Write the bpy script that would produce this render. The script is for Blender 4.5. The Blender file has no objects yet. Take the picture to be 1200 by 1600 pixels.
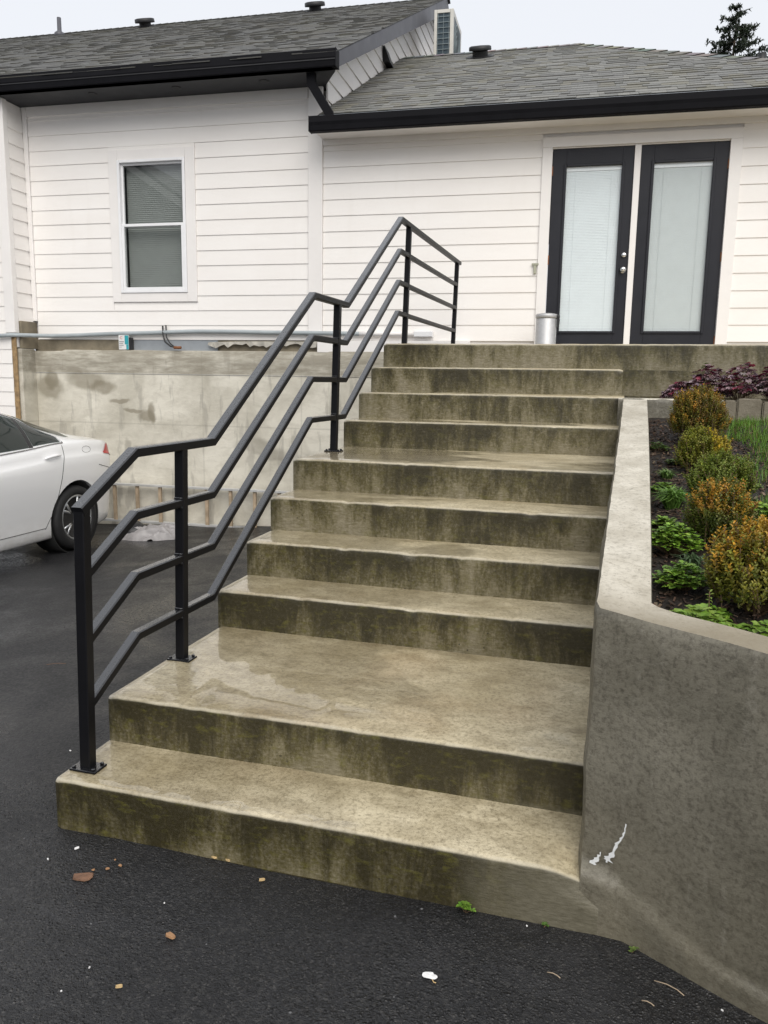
import bpy, bmesh, math, random
from mathutils import Vector, Matrix, noise

random.seed(7)
R = math.radians
scene = bpy.context.scene
col = scene.collection

# ------------------------------------------------------------------ camera
cam_d = bpy.data.cameras.new('camera')
cam = bpy.data.objects.new('camera', cam_d)
col.objects.link(cam)
YAW, PITCH, ROLL = -0.2827, -0.1631, 0.0155
fw = Vector((math.sin(YAW) * math.cos(PITCH), math.cos(YAW) * math.cos(PITCH), math.sin(PITCH)))
rt = Vector((math.cos(YAW), -math.sin(YAW), 0))
up = rt.cross(fw)
c_, s_ = math.cos(ROLL), math.sin(ROLL)
rt, up = c_ * rt + s_ * up, c_ * up - s_ * rt
m = Matrix((rt, up, -fw)).transposed().to_4x4()
m.translation = Vector((1.7105, -2.0449, 1.4786))
cam.matrix_world = m
cam_d.sensor_fit = 'HORIZONTAL'
cam_d.sensor_width = 36.0
cam_d.lens = 36.0 * 1247.65 / 1200.0
cam_d.clip_start = 0.05
cam_d.clip_end = 2000
scene.camera = cam
CAM = m.translation.copy()

# ------------------------------------------------------------------ world (overcast)
SUN_EL, SUN_AZ = 44, 152          # behind the viewer and a little right, diffused by cloud
world = bpy.data.worlds.new('World')
scene.world = world
world.use_nodes = True
wn = world.node_tree.nodes
wl = world.node_tree.links
wn.clear()
w_out = wn.new('ShaderNodeOutputWorld')
w_bg = wn.new('ShaderNodeBackground')
w_sky = wn.new('ShaderNodeTexSky')
w_sky.sky_type = 'NISHITA'
w_sky.sun_disc = False
w_sky.sun_elevation = R(SUN_EL)
w_sky.sun_rotation = R(SUN_AZ)
w_sky.air_density = 1.0
w_sky.dust_density = 4.0
w_hs = wn.new('ShaderNodeHueSaturation')
w_hs.inputs['Saturation'].default_value = 0.25
w_mix = wn.new('ShaderNodeMixRGB')
w_mix.inputs[0].default_value = 0.88
w_mix.inputs[2].default_value = (6.3, 6.5, 6.9, 1)     # even cloud deck
wl.new(w_sky.outputs[0], w_hs.inputs['Color'])
wl.new(w_hs.outputs[0], w_mix.inputs[1])
wl.new(w_mix.outputs[0], w_bg.inputs['Color'])
w_bg.inputs['Strength'].default_value = 0.10
wl.new(w_bg.outputs[0], w_out.inputs['Surface'])

sun_d = bpy.data.lights.new('sun', 'SUN')
sun_d.energy = 1.5
sun_d.angle = R(50)
sun_d.color = (1.0, 0.955, 0.88)
sun = bpy.data.objects.new('sun', sun_d)
col.objects.link(sun)
# direction the light comes from
az = R(SUN_AZ)
sdir = Vector((math.sin(az) * math.cos(R(SUN_EL)), math.cos(az) * math.cos(R(SUN_EL)), math.sin(R(SUN_EL))))
sun.rotation_euler = (-sdir).to_track_quat('-Z', 'Y').to_euler()
sun.location = (0, -5, 20)

vs = scene.view_settings
vs.view_transform = 'Standard'
vs.look = 'None'
vs.exposure = 0.56
vs.gamma = 1.0
vs.use_curve_mapping = False

# ------------------------------------------------------------------ node / material helpers
class NT:
    def __init__(self, mat):
        self.m = mat
        mat.use_nodes = True
        self.t = mat.node_tree
        self.t.nodes.clear()
        self.out = self.t.nodes.new('ShaderNodeOutputMaterial')
        self.b = self.t.nodes.new('ShaderNodeBsdfPrincipled')
        self.t.links.new(self.b.outputs[0], self.out.inputs['Surface'])
        self._co = {}

    def n(self, kind, **kw):
        nd = self.t.nodes.new('ShaderNode' + kind)
        for k, v in kw.items():
            setattr(nd, k, v)
        return nd

    def link(self, a, b):
        self.t.links.new(a, b)

    def put(self, sock, v):
        if hasattr(v, 'links'):
            self.link(v, sock)
        elif isinstance(v, (tuple, list)) and len(v) == 3 and sock.type == 'RGBA':
            sock.default_value = (*v, 1)
        else:
            sock.default_value = v

    def co(self, scale=(1, 1, 1), src='Object', loc=(0, 0, 0), rot=(0, 0, 0)):
        if src not in self._co:
            self._co[src] = self.n('TexCoord').outputs[src]
        mp = self.n('Mapping')
        mp.inputs['Scale'].default_value = scale
        mp.inputs['Location'].default_value = loc
        mp.inputs['Rotation'].default_value = rot
        self.link(self._co[src], mp.inputs[0])
        return mp.outputs[0]

    def pos(self):
        if 'pos' not in self._co:
            self._co['pos'] = self.n('NewGeometry').outputs['Position']
        return self._co['pos']

    def noise(self, co, scale=5, detail=4, rough=0.55, dist=0.0):
        t = self.n('TexNoise')
        t.inputs['Scale'].default_value = scale
        t.inputs['Detail'].default_value = detail
        t.inputs['Roughness'].default_value = rough
        t.inputs['Distortion'].default_value = dist
        self.link(co, t.inputs['Vector'])
        return t.outputs['Fac']

    def voro(self, co, scale=5, feature='F1', out='Distance', rnd=1.0):
        t = self.n('TexVoronoi', feature=feature)
        t.inputs['Scale'].default_value = scale
        t.inputs['Randomness'].default_value = rnd
        self.link(co, t.inputs['Vector'])
        return t.outputs[out]

    def ramp(self, fac, stops, interp='LINEAR'):
        r = self.n('ValToRGB')
        r.color_ramp.interpolation = interp
        el = r.color_ramp.elements
        while len(el) < len(stops):
            el.new(0.5)
        for e, (p, c) in zip(el, stops):
            e.position = p
            e.color = (c, c, c, 1) if isinstance(c, (int, float)) else (*c, 1)
        self.link(fac, r.inputs[0])
        return r.outputs[0]

    def mix(self, fac, a, b, mode='MIX'):
        x = self.n('MixRGB', blend_type=mode)
        self.put(x.inputs[0], fac)
        self.put(x.inputs[1], a)
        self.put(x.inputs[2], b)
        return x.outputs[0]

    def math(self, op, a, b=0.0, c=None, clamp=False):
        x = self.n('Math', operation=op, use_clamp=clamp)
        self.put(x.inputs[0], a)
        self.put(x.inputs[1], b)
        if c is not None:
            self.put(x.inputs[2], c)
        return x.outputs[0]

    def mr(self, v, a, b, c=0.0, d=1.0, smooth=False):
        x = self.n('MapRange')
        if smooth:
            x.interpolation_type = 'SMOOTHSTEP'
        self.put(x.inputs['Value'], v)
        for k, val in (('From Min', a), ('From Max', b), ('To Min', c), ('To Max', d)):
            x.inputs[k].default_value = val
        return x.outputs[0]

    def sep(self, v):
        x = self.n('SeparateXYZ')
        self.link(v, x.inputs[0])
        return x.outputs

    def bump(self, h, strength=0.3, dist=0.01, prev=None):
        x = self.n('Bump')
        x.inputs['Strength'].default_value = strength
        x.inputs['Distance'].default_value = dist
        self.link(h, x.inputs['Height'])
        if prev is not None:
            self.link(prev, x.inputs['Normal'])
        return x.outputs[0]

    def set(self, color=None, rough=None, metal=None, normal=None, spec=None, coat=None, coat_rough=None):
        i = self.b.inputs
        if color is not None: self.put(i['Base Color'], color)
        if rough is not None: self.put(i['Roughness'], rough)
        if metal is not None: self.put(i['Metallic'], metal)
        if normal is not None: self.put(i['Normal'], normal)
        if spec is not None: self.put(i['Specular IOR Level'], spec)
        if coat is not None: self.put(i['Coat Weight'], coat)
        if coat_rough is not None: self.put(i['Coat Roughness'], coat_rough)


MATS = {}
def mat(name):
    def deco(fn):
        mm = bpy.data.materials.new(name)
        fn(NT(mm))
        MATS[name] = mm
        return fn
    return deco

def simple(name, color, rough=0.5, metal=0.0, var=0.12, nscale=8, bump=0.0, bscale=60, spec=None):
    mm = bpy.data.materials.new(name)
    t = NT(mm)
    co = t.co()
    f = t.noise(co, nscale, 4)
    dark = tuple(c * (1 - var) for c in color)
    lite = tuple(min(1, c * (1 + var)) for c in color)
    t.set(color=t.mix(t.ramp(f, [(0.3, 0.0), (0.7, 1.0)]), dark, lite), rough=t.mr(f, 0.3, 0.7, rough * 0.85, min(1, rough * 1.15)), metal=metal, spec=spec)
    if bump > 0:
        t.set(normal=t.bump(t.noise(co, bscale, 3), bump, 0.004))
    MATS[name] = mm
    return mm

# ---- stair concrete: pale worn treads, algae-streaked risers, wet film
RISE = 0.175
@mat('stair_concrete')
def _(t):
    co = t.co()
    P = t.sep(t.pos())
    nz = t.sep(t.n('NewGeometry').outputs['Normal'])[2]
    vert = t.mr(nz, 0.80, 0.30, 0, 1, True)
    big = t.noise(t.co((1, 1, 1)), 2.2, 5, 0.6, 0.4)
    mid = t.noise(t.co((1, 1.6, 1)), 9, 6, 0.65, 0.3)
    fine = t.noise(co, 75, 6, 0.8)
    grain = t.noise(t.co((0.7, 3.0, 3.0)), 42, 5, 0.7, 0.2)
    base = t.mix(t.ramp(big, [(0.30, 0.0), (0.70, 1.0)]), (0.385, 0.317, 0.188), (0.665, 0.583, 0.408))
    base = t.mix(t.ramp(mid, [(0.40, 0.0), (0.75, 0.7)]), base, (0.21, 0.165, 0.09))
    rust = t.noise(t.co((1, 1, 1), loc=(3, 1, 0)), 1.6, 3, 0.5)
    base = t.mix(t.ramp(rust, [(0.55, 0.0), (0.75, 0.4)]), base, (0.30, 0.185, 0.08))
    crk = t.noise(t.co((4, 1.3, 1), loc=(1, 4, 0)), 26, 6, 0.75, 0.6)
    base = t.mix(t.ramp(crk, [(0.60, 0.0), (0.68, 0.5)]), base, (0.12, 0.085, 0.045))
    base = t.mix(t.ramp(fine, [(0.36, 0.60), (0.53, 0.0)]), base, (0.115, 0.088, 0.048))
    base = t.mix(t.ramp(fine, [(0.58, 0.0), (0.72, 0.55)]), base, (0.58, 0.53, 0.42))
    # risers: grey board-formed concrete with olive / black growth running down in streaks
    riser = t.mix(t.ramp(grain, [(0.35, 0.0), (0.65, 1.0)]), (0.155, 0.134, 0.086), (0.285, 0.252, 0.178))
    frac = t.math('FRACT', t.math('DIVIDE', P[2], RISE))
    idx = t.math('FLOOR', t.math('DIVIDE', P[2], RISE))
    def stepco(sc, off):
        cb = t.n('CombineXYZ')
        t.put(cb.inputs[0], t.math('MULTIPLY', t.math('ADD', P[0], t.math('MULTIPLY', idx, 3.71 + off)), sc[0]))
        t.put(cb.inputs[1], t.math('MULTIPLY', t.math('ADD', idx, off), 5.3))
        t.put(cb.inputs[2], t.math('MULTIPLY', P[2], sc[1]))
        return cb.outputs[0]
    st1 = t.noise(stepco((4.2, 1.9), 0.0), 1.0, 6, 0.66, 0.9)
    st2 = t.noise(stepco((15, 2.6), 1.7), 1.0, 6, 0.75, 0.8)
    big2 = t.noise(stepco((1.6, 1.0), 3.3), 1.0, 3, 0.5)
    s = t.math('ADD', t.math('MULTIPLY', st1, 0.62), t.math('MULTIPLY', st2, 0.38))
    s = t.math('ADD', s, t.math('MULTIPLY', t.math('SUBTRACT', frac, 0.5), 0.14))
    s = t.math('ADD', s, t.math('MULTIPLY', t.math('SUBTRACT', big2, 0.5), 0.55))
    # more growth on the lower, wetter steps
    s = t.math('ADD', s, t.mr(P[2], 0.0, 1.6, 0.10, -0.01))
    a1 = t.ramp(s, [(0.33, 0.0), (0.52, 0.88)])
    a2 = t.ramp(s, [(0.455, 0.0), (0.62, 0.85)])
    a1 = t.mix(t.ramp(t.noise(co, 75, 4, 0.75), [(0.42, 1.0), (0.64, 0.30)]), (0, 0, 0), a1)
    riser = t.mix(a1, riser, (0.082, 0.067, 0.013))
    riser = t.mix(a2, riser, (0.017, 0.0135, 0.004))
    riser = t.mix(t.ramp(fine, [(0.60, 0.0), (0.74, 0.45)]), riser, (0.24, 0.21, 0.13))
    moss = t.noise(t.co((1, 1, 2.2), loc=(2, 9, 3)), 14, 5, 0.7)
    riser = t.mix(t.math('MULTIPLY', t.ramp(moss, [(0.54, 0.0), (0.68, 0.6)]), t.mr(P[2], 0.1, 1.2, 1, 0.35)), riser, (0.125, 0.115, 0.022))
    holes = t.voro(t.co((1, 1, 1)), 34, 'F1')
    riser = t.mix(t.math('MULTIPLY', t.ramp(holes, [(0.10, 0.85), (0.16, 0.0)]), t.ramp(t.noise(t.co((1, 1, 1), loc=(8, 1, 1)), 6, 3), [(0.5, 0.0), (0.6, 1.0)])), riser, (0.03, 0.025, 0.015))
    patchm = t.math('MULTIPLY', t.mr(t.math('ADD', P[0], t.math('MULTIPLY', t.noise(co, 6, 4), 0.35)), 1.48, 1.80, 0, 1, True), t.mr(P[2], 0.20, 0.16, 0, 1))
    riser = t.mix(patchm, riser, t.mix(t.ramp(grain, [(0.35, 0.0), (0.65, 1.0)]), (0.105, 0.094, 0.064), (0.172, 0.156, 0.112)))
    wet = t.noise(t.co((1.0, 1.7, 1), loc=(0.3, 5, 0)), 1.7, 4, 0.55, 0.3)
    leftwet = t.mr(P[0], 0.0, 1.3, 0.22, -0.05)
    wm = t.math('ADD', t.math('ADD', wet, leftwet), t.math('MULTIPLY', t.math('SUBTRACT', fine, 0.5), 0.10))
    film = t.math('MULTIPLY', t.ramp(wm, [(0.47, 0.0), (0.56, 1.0)]), t.math('SUBTRACT', 1.0, vert))
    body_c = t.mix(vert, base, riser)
    body_c = t.mix(t.math('MULTIPLY', film, 0.30), body_c, t.mix(1.0, body_c, (0.42, 0.38, 0.30), 'MULTIPLY'))
    # paler concrete colour on the rounded nosing, picked by surface angle
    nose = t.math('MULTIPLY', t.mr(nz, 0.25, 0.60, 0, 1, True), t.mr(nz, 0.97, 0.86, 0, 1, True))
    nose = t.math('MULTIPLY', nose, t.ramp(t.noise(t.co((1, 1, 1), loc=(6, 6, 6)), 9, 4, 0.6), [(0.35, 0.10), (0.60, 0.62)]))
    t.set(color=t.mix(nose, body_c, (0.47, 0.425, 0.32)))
    t.set(rough=t.mix(vert, t.ramp(wm, [(0.42, 0.46), (0.58, 0.30)]), (0.42, 0.42, 0.42)), spec=0.5, coat=film, coat_rough=0.025)
    t.b.inputs['Coat IOR'].default_value = 1.55
    b = t.bump(fine, 0.30, 0.003)
    b = t.bump(grain, 0.35, 0.004, b)
    b = t.bump(crk, 0.15, 0.004, b)
    t.set(normal=b)

# ---- front retaining wall: trowelled grey mortar, damp
@mat('retaining_concrete')
def _(t):
    co = t.co()
    P = t.sep(t.pos())
    nz = t.sep(t.n('NewGeometry').outputs['Normal'])[2]
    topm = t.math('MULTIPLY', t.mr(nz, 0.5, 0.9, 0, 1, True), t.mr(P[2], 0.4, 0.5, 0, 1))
    big = t.noise(co, 2.4, 5, 0.6, 0.6)
    tro = t.noise(t.co((1.0, 1.0, 1.7), rot=(0.3, 0.6, 0.2)), 17, 8, 0.72, 0.35)
    fine = t.noise(co, 70, 6, 0.8)
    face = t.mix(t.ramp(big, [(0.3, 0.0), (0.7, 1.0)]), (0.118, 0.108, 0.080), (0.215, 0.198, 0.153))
    face = t.mix(t.ramp(tro, [(0.42, 0.0), (0.7, 0.55)]), face, (0.195, 0.180, 0.140))
    streak = t.noise(t.co((22, 22, 1.5)), 1.0, 5, 0.65, 0.3)
    face = t.mix(t.math('MULTIPLY', t.ramp(streak, [(0.54, 0.0), (0.72, 0.55)]), t.ramp(t.noise(co, 30, 5, 0.75), [(0.45, 0.0), (0.62, 1.0)])), face, (0.38, 0.355, 0.30))
    face = t.mix(t.ramp(fine, [(0.36, 0.7), (0.54, 0.0)]), face, (0.055, 0.046, 0.034))
    low = t.math('MULTIPLY', t.mr(P[2], 0.42, 0.02, 0, 1), t.ramp(big, [(0.3, 0.2), (0.6, 1.0)]))
    face = t.mix(t.math('MULTIPLY', low, 0.5), face, (0.165, 0.142, 0.092))
    face = t.mix(t.ramp(t.noise(t.co((1, 1, 1), loc=(5, 5, 5)), 5, 5, 0.6), [(0.55, 0.0), (0.80, 0.38)]), face, (0.065, 0.060, 0.043))
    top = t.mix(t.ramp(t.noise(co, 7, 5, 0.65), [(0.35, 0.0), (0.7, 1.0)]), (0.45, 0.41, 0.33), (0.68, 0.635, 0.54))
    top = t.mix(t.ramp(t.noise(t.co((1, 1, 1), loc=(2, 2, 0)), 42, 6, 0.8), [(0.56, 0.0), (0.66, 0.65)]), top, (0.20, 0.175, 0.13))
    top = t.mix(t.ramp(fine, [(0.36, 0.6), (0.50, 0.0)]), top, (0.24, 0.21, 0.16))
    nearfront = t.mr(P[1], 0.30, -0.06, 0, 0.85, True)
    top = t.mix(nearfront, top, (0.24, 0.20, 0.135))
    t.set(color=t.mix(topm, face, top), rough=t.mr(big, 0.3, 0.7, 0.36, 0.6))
    b = t.bump(fine, 0.4, 0.003)
    b = t.bump(tro, 0.45, 0.009, b)
    t.set(normal=b)

# ---- house foundation: pale parged concrete with damp patches (house-local coordinates)
@mat('foundation_concrete')
def _(t):
    raw = t.co()
    wob = t.n('TexNoise'); wob.inputs['Scale'].default_value = 5.0; wob.inputs['Detail'].default_value = 4
    t.link(raw, wob.inputs['Vector'])
    addv = t.n('VectorMath', operation='MULTIPLY_ADD')
    t.link(wob.outputs['Color'], addv.inputs[0]); addv.inputs[1].default_value = (0.16, 0.16, 0.16); t.link(raw, addv.inputs[2])
    P = t.sep(addv.outputs[0])
    big = t.noise(raw, 1.7, 5, 0.6, 0.5)
    mid = t.noise(t.co((1, 1, 2.5)), 5, 6, 0.65, 0.5)
    c = t.mix(t.ramp(big, [(0.32, 0.0), (0.62, 1.0)]), (0.46, 0.43, 0.355), (0.70, 0.665, 0.575))
    c = t.mix(t.ramp(mid, [(0.48, 0.0), (0.72, 0.42)]), c, (0.40, 0.37, 0.305))
    c = t.mix(t.ramp(t.noise(t.co((3, 1, 0.6), loc=(1, 1, 1)), 2.4, 4, 0.6), [(0.57, 0.0), (0.63, 0.40)]), c, (0.27, 0.25, 0.215))
    z = t.sep(raw)[2]
    band = t.mr(z, 1.50, 1.53, 0, 1)
    band = t.math('MULTIPLY', band, t.ramp(t.noise(t.co((0.6, 1, 3)), 7, 5, 0.65), [(0.3, 0.25), (0.6, 0.85)]))
    c = t.mix(band, c, (0.25, 0.225, 0.175))
    def blob(cx, cz, rx, rz, soft=0.3):
        dx = t.math('DIVIDE', t.math('SUBTRACT', P[0], cx + 0.08), rx)
        dz = t.math('DIVIDE', t.math('SUBTRACT', P[2], cz + 0.08), rz)
        d = t.math('SQRT', t.math('ADD', t.math('MULTIPLY', dx, dx), t.math('MULTIPLY', dz, dz)))
        return t.mr(d, 1.0 + soft, 1.0 - soft, 0, 1, True)
    spots = [(-6.62, 1.33, 0.17, 0.13), (-6.58, 1.44, 0.09, 0.10), (-6.10, 1.43, 0.25, 0.095), (-5.90, 1.36, 0.16, 0.075), (-5.68, 1.19, 0.12, 0.03), (-5.52, 1.09, 0.12, 0.028), (-5.34, 1.03, 0.12, 0.06), (-5.28, 1.06, 0.06, 0.10),
             (-4.0, 0.72, 0.22, 0.08), (-3.75, 0.62, 0.2, 0.07), (-5.62, 0.55, 0.05, 0.20), (-3.3, 0.45, 0.12, 0.2)]
    for k, sp in enumerate(spots):
        c = t.mix(t.math('MULTIPLY', blob(*sp), 0.62 if k < 8 else 0.42), c, (0.185, 0.158, 0.105) if k < 8 else (0.19, 0.17, 0.135))
    # faint form-panel lines
    for zz in (0.93,):
        ln = t.mr(t.math('ABSOLUTE', t.math('SUBTRACT', z, zz)), 0.003, 0.012, 0.28, 0)
        c = t.mix(ln, c, (0.24, 0.22, 0.18))
    x = t.sep(raw)[0]
    for xx in (-4.62, -3.42):
        ln = t.mr(t.math('ABSOLUTE', t.math('SUBTRACT', x, xx)), 0.003, 0.012, 0.22, 0)
        c = t.mix(ln, c, (0.24, 0.22, 0.18))
    fine = t.noise(raw, 80, 5, 0.7)
    c = t.mix(t.ramp(fine, [(0.62, 0.0), (0.75, 0.5)]), c, (0.2, 0.18, 0.14))
    t.set(color=c, rough=0.75)
    b = t.bump(fine, 0.3, 0.004)
    t.set(normal=t.bump(mid, 0.4, 0.012, b))

# ---- asphalt: coarse wet aggregate near, smoother sealed further back
@mat('asphalt')
def _(t):
    co = t.co()
    P = t.sep(t.pos())
    n1 = t.noise(co, 1.3, 4, 0.6, 0.5)
    n2 = t.noise(co, 5, 6, 0.7)
    n3 = t.noise(co, 28, 6, 0.75)
    coarse = t.mr(t.math('ADD', P[1], t.mr(n1, 0.2, 0.8, -0.7, 0.7)), 1.0, 0.0, 0, 1, True)
    wob = t.n('TexNoise'); wob.inputs['Scale'].default_value = 40; t.link(co, wob.inputs['Vector'])
    wv = t.n('VectorMath', operation='MULTIPLY_ADD'); t.link(wob.outputs['Color'], wv.inputs[0]); wv.inputs[1].default_value = (0.012, 0.012, 0.012); t.link(co, wv.inputs[2])
    va = t.voro(wv.outputs[0], 100, 'F1'); ca = t.sep(t.voro(wv.outputs[0], 100, 'F1', 'Color'))
    vb = t.voro(wv.outputs[0], 210, 'F1'); cb = t.sep(t.voro(wv.outputs[0], 210, 'F1', 'Color'))
    c = t.mix(t.ramp(n2, [(0.3, 0.0), (0.7, 1.0)]), (0.0075, 0.0075, 0.0083), (0.017, 0.017, 0.0185))
    c = t.mix(t.math('MULTIPLY', coarse, t.ramp(ca[0], [(0.0, 0.0), (0.75, 0.10), (1.0, 0.8)])), c, (0.034, 0.033, 0.032))
    c = t.mix(t.math('MULTIPLY', coarse, t.ramp(cb[1], [(0.90, 0.0), (0.97, 0.8)])), c, (0.055, 0.052, 0.05))
    dust = t.noise(t.co((1, 2.4, 1), loc=(2, 2, 2)), 1.5, 6, 0.75, 1.0)
    c = t.mix(t.ramp(dust, [(0.56, 0.0), (0.72, 0.28)]), c, (0.052, 0.052, 0.056))
    t.set(color=c)
    t.set(rough=t.math('ADD', t.ramp(n1, [(0.40, 0.46), (0.60, 0.20)]), t.math('MULTIPLY', ca[1], 0.20)), spec=0.45)
    big = t.math('MULTIPLY', t.ramp(va, [(0.0, 1.0), (0.55, 0.0)]), t.ramp(ca[2], [(0.25, 0.0), (1.0, 1.0)]))
    sml = t.math('MULTIPLY', t.ramp(vb, [(0.0, 1.0), (0.5, 0.0)]), 0.45)
    h2 = t.math('ADD', t.math('MAXIMUM', big, sml), t.math('MULTIPLY', n3, 0.6))
    bn = t.n('Bump'); bn.inputs['Distance'].default_value = 0.006
    t.put(bn.inputs['Strength'], t.mr(coarse, 0, 1, 0.10, 1.0)); t.link(h2, bn.inputs['Height'])
    t.set(normal=bn.outputs[0])

# ---- painted siding and trim
@mat('siding_paint')
def _(t):
    co = t.co()
    n1 = t.noise(t.co((1, 1, 3)), 1.4, 4, 0.55)
    grain = t.noise(t.co((1.2, 1.2, 14)), 9, 5, 0.6, 0.3)
    c = t.mix(t.ramp(n1, [(0.3, 0.0), (0.7, 1.0)]), (0.845, 0.81, 0.775), (0.885, 0.855, 0.825))
    dirt = t.noise(t.co((7, 7, 0.8), loc=(3, 0, 1)), 1.0, 4, 0.6)
    c = t.mix(t.ramp(dirt, [(0.58, 0.0), (0.85, 0.13)]), c, (0.62, 0.57, 0.50))
    t.set(color=c, rough=0.55, normal=t.bump(grain, 0.12, 0.003))

simple('trim_paint', (0.83, 0.80, 0.775), 0.5, var=0.03, nscale=3, bump=0.05)
simple('neighbour_siding', (0.20, 0.21, 0.20), 0.7, var=0.12)
simple('vinyl_white', (0.84, 0.84, 0.85), 0.35, var=0.02)
simple('old_wood', (0.30, 0.20, 0.10), 0.8, var=0.45, nscale=14, bump=0.5, bscale=40)
simple('damp_board', (0.20, 0.17, 0.12), 0.75, var=0.35, nscale=6, bump=0.3)
simple('galvanized', (0.36, 0.385, 0.41), 0.5, metal=0.35, var=0.12, nscale=5)
simple('torn_paper', (0.34, 0.32, 0.28), 0.7, var=0.3, nscale=12)
simple('gutter_black', (0.0065, 0.0065, 0.0085), 0.62, var=0.25, nscale=6, spec=0.12)
simple('soffit_dark', (0.028, 0.029, 0.033), 0.6, var=0.15, nscale=3)
simple('rake_slate', (0.082, 0.083, 0.096), 0.5, var=0.12, nscale=4)
simple('vent_black', (0.012, 0.012, 0.013), 0.5, var=0.2)
simple('door_charcoal', (0.015, 0.0155, 0.021), 0.42, var=0.15, nscale=5, spec=0.3)
simple('threshold_metal', (0.35, 0.34, 0.32), 0.4, metal=0.8)
simple('chrome', (0.75, 0.75, 0.76), 0.18, metal=1.0, var=0.04)
simple('brushed_steel', (0.47, 0.47, 0.475), 0.5, metal=0.55, var=0.08, nscale=30)
simple('hinge_rust', (0.25, 0.10, 0.04), 0.7, metal=0.3, var=0.4, nscale=40)
simple('blind_white', (0.80, 0.83, 0.84), 0.55, var=0.03)
simple('blind_grey', (0.56, 0.585, 0.58), 0.55, var=0.03)
simple('blind_dim', (0.36, 0.375, 0.36), 0.6, var=0.05)
simple('interior_grey', (0.10, 0.11, 0.105), 0.8, var=0.1)
simple('conduit_grey', (0.34, 0.375, 0.39), 0.42, var=0.10, nscale=6)
simple('cable_black', (0.02, 0.02, 0.02), 0.5)
simple('plastic_black', (0.018, 0.018, 0.02), 0.4)
simple('ac_beige', (0.60, 0.58, 0.53), 0.5, var=0.06)
simple('ac_coil', (0.028, 0.05, 0.065), 0.45, metal=0.2, var=0.3, nscale=30)
simple('ac_wire', (0.18, 0.22, 0.23), 0.5, var=0.2)
simple('aluminium', (0.62, 0.62, 0.61), 0.42, metal=0.45, var=0.12, nscale=9)
simple('rung_tan', (0.40, 0.31, 0.215), 0.6, var=0.25, nscale=14)
simple('chip_orange', (0.36, 0.20, 0.10), 0.75, var=0.3, nscale=60)
simple('chip_brown', (0.16, 0.085, 0.05), 0.75, var=0.3, nscale=60)
simple('chip_tan', (0.52, 0.37, 0.18), 0.75, var=0.25, nscale=60)
simple('petal_white', (0.80, 0.79, 0.78), 0.6, var=0.06, nscale=60)
simple('chalk_white', (0.80, 0.81, 0.80), 0.8, var=0.08, nscale=80)
simple('carton_white', (0.72, 0.72, 0.70), 0.6, var=0.05)
simple('carton_teal', (0.03, 0.33, 0.38), 0.5, var=0.1)
simple('carton_print', (0.30, 0.30, 0.31), 0.6, var=0.1)
simple('carton_pink', (0.62, 0.30, 0.32), 0.6, var=0.1)
simple('bracket_olive', (0.36, 0.36, 0.28), 0.6, var=0.15)
simple('tarp_grey', (0.30, 0.285, 0.285), 0.4, var=0.12, nscale=10)
simple('tyre_rubber', (0.013, 0.013, 0.014), 0.7, var=0.2, nscale=20)
simple('rim_silver', (0.50, 0.51, 0.52), 0.3, metal=0.8, var=0.06)
simple('car_under', (0.010, 0.010, 0.010), 0.8)
simple('car_trim', (0.42, 0.42, 0.43), 0.25, metal=0.8)
simple('twig_brown', (0.12, 0.075, 0.04), 0.8, var=0.3, nscale=20)
simple('bark', (0.07, 0.05, 0.035), 0.9, var=0.35, nscale=8, bump=0.5)

@mat('rail_black')
def _(t):
    co = t.co()
    nz = t.sep(t.n('NewGeometry').outputs['Normal'])[2]
    upm = t.mr(nz, 0.3, 0.8, 0, 1)
    drops = t.voro(t.co((1, 1, 1)), 110, 'F1')
    dmask = t.math('MULTIPLY', t.ramp(drops, [(0.22, 1.0), (0.34, 0.0)]), t.ramp(t.noise(co, 22, 3), [(0.42, 0.0), (0.55, 1.0)]))
    n1 = t.noise(co, 12, 3)
    t.set(color=t.mix(n1, (0.0035, 0.0035, 0.0045), (0.007, 0.007, 0.009)),
          rough=t.mix(upm, (0.45, 0.45, 0.45), t.mix(dmask, (0.30, 0.30, 0.30), (0.05, 0.05, 0.05))), spec=t.mr(upm, 0, 1, 0.22, 1.0))
    t.set(normal=t.bump(t.math('MULTIPLY', dmask, upm), 0.8, 0.003), coat=t.math('MULTIPLY', upm, 0.9), coat_rough=0.16)
    t.b.inputs['Coat IOR'].default_value = 1.6

@mat('car_paint')
def _(t):
    co = t.co()
    P = t.sep(t.pos())
    grime = t.math('MULTIPLY', t.mr(P[2], 0.22, -0.08, 0, 0.55), t.ramp(t.noise(t.co((2, 2, 3)), 4, 5, 0.6), [(0.3, 0.2), (0.7, 1.0)]))
    c = t.mix(grime, (0.90, 0.90, 0.905), (0.42, 0.39, 0.34))
    t.set(color=c, rough=0.30, coat=1.0, coat_rough=0.05, spec=0.4)

@mat('tail_red')
def _(t):
    t.set(color=(0.50, 0.008, 0.012), rough=0.25, coat=0.25, spec=0.3)

@mat('shingle')
def _(t):
    a = t.n('Attribute', attribute_name='col').outputs['Color']
    co = t.co()
    g = t.noise(co, 160, 3, 0.7)
    c = t.mix(t.ramp(g, [(0.3, 0.55), (0.7, 0.0)]), a, (0.045, 0.045, 0.042))
    moss = t.noise(t.co((1, 0.5, 0.5), loc=(4, 2, 0)), 1.6, 5, 0.6, 0.6)
    c = t.mix(t.ramp(moss, [(0.50, 0.0), (0.78, 0.32)]), c, (0.15, 0.145, 0.085))
    t.set(color=c, rough=0.62, spec=0.4, normal=t.bump(g, 0.4, 0.004))

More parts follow.
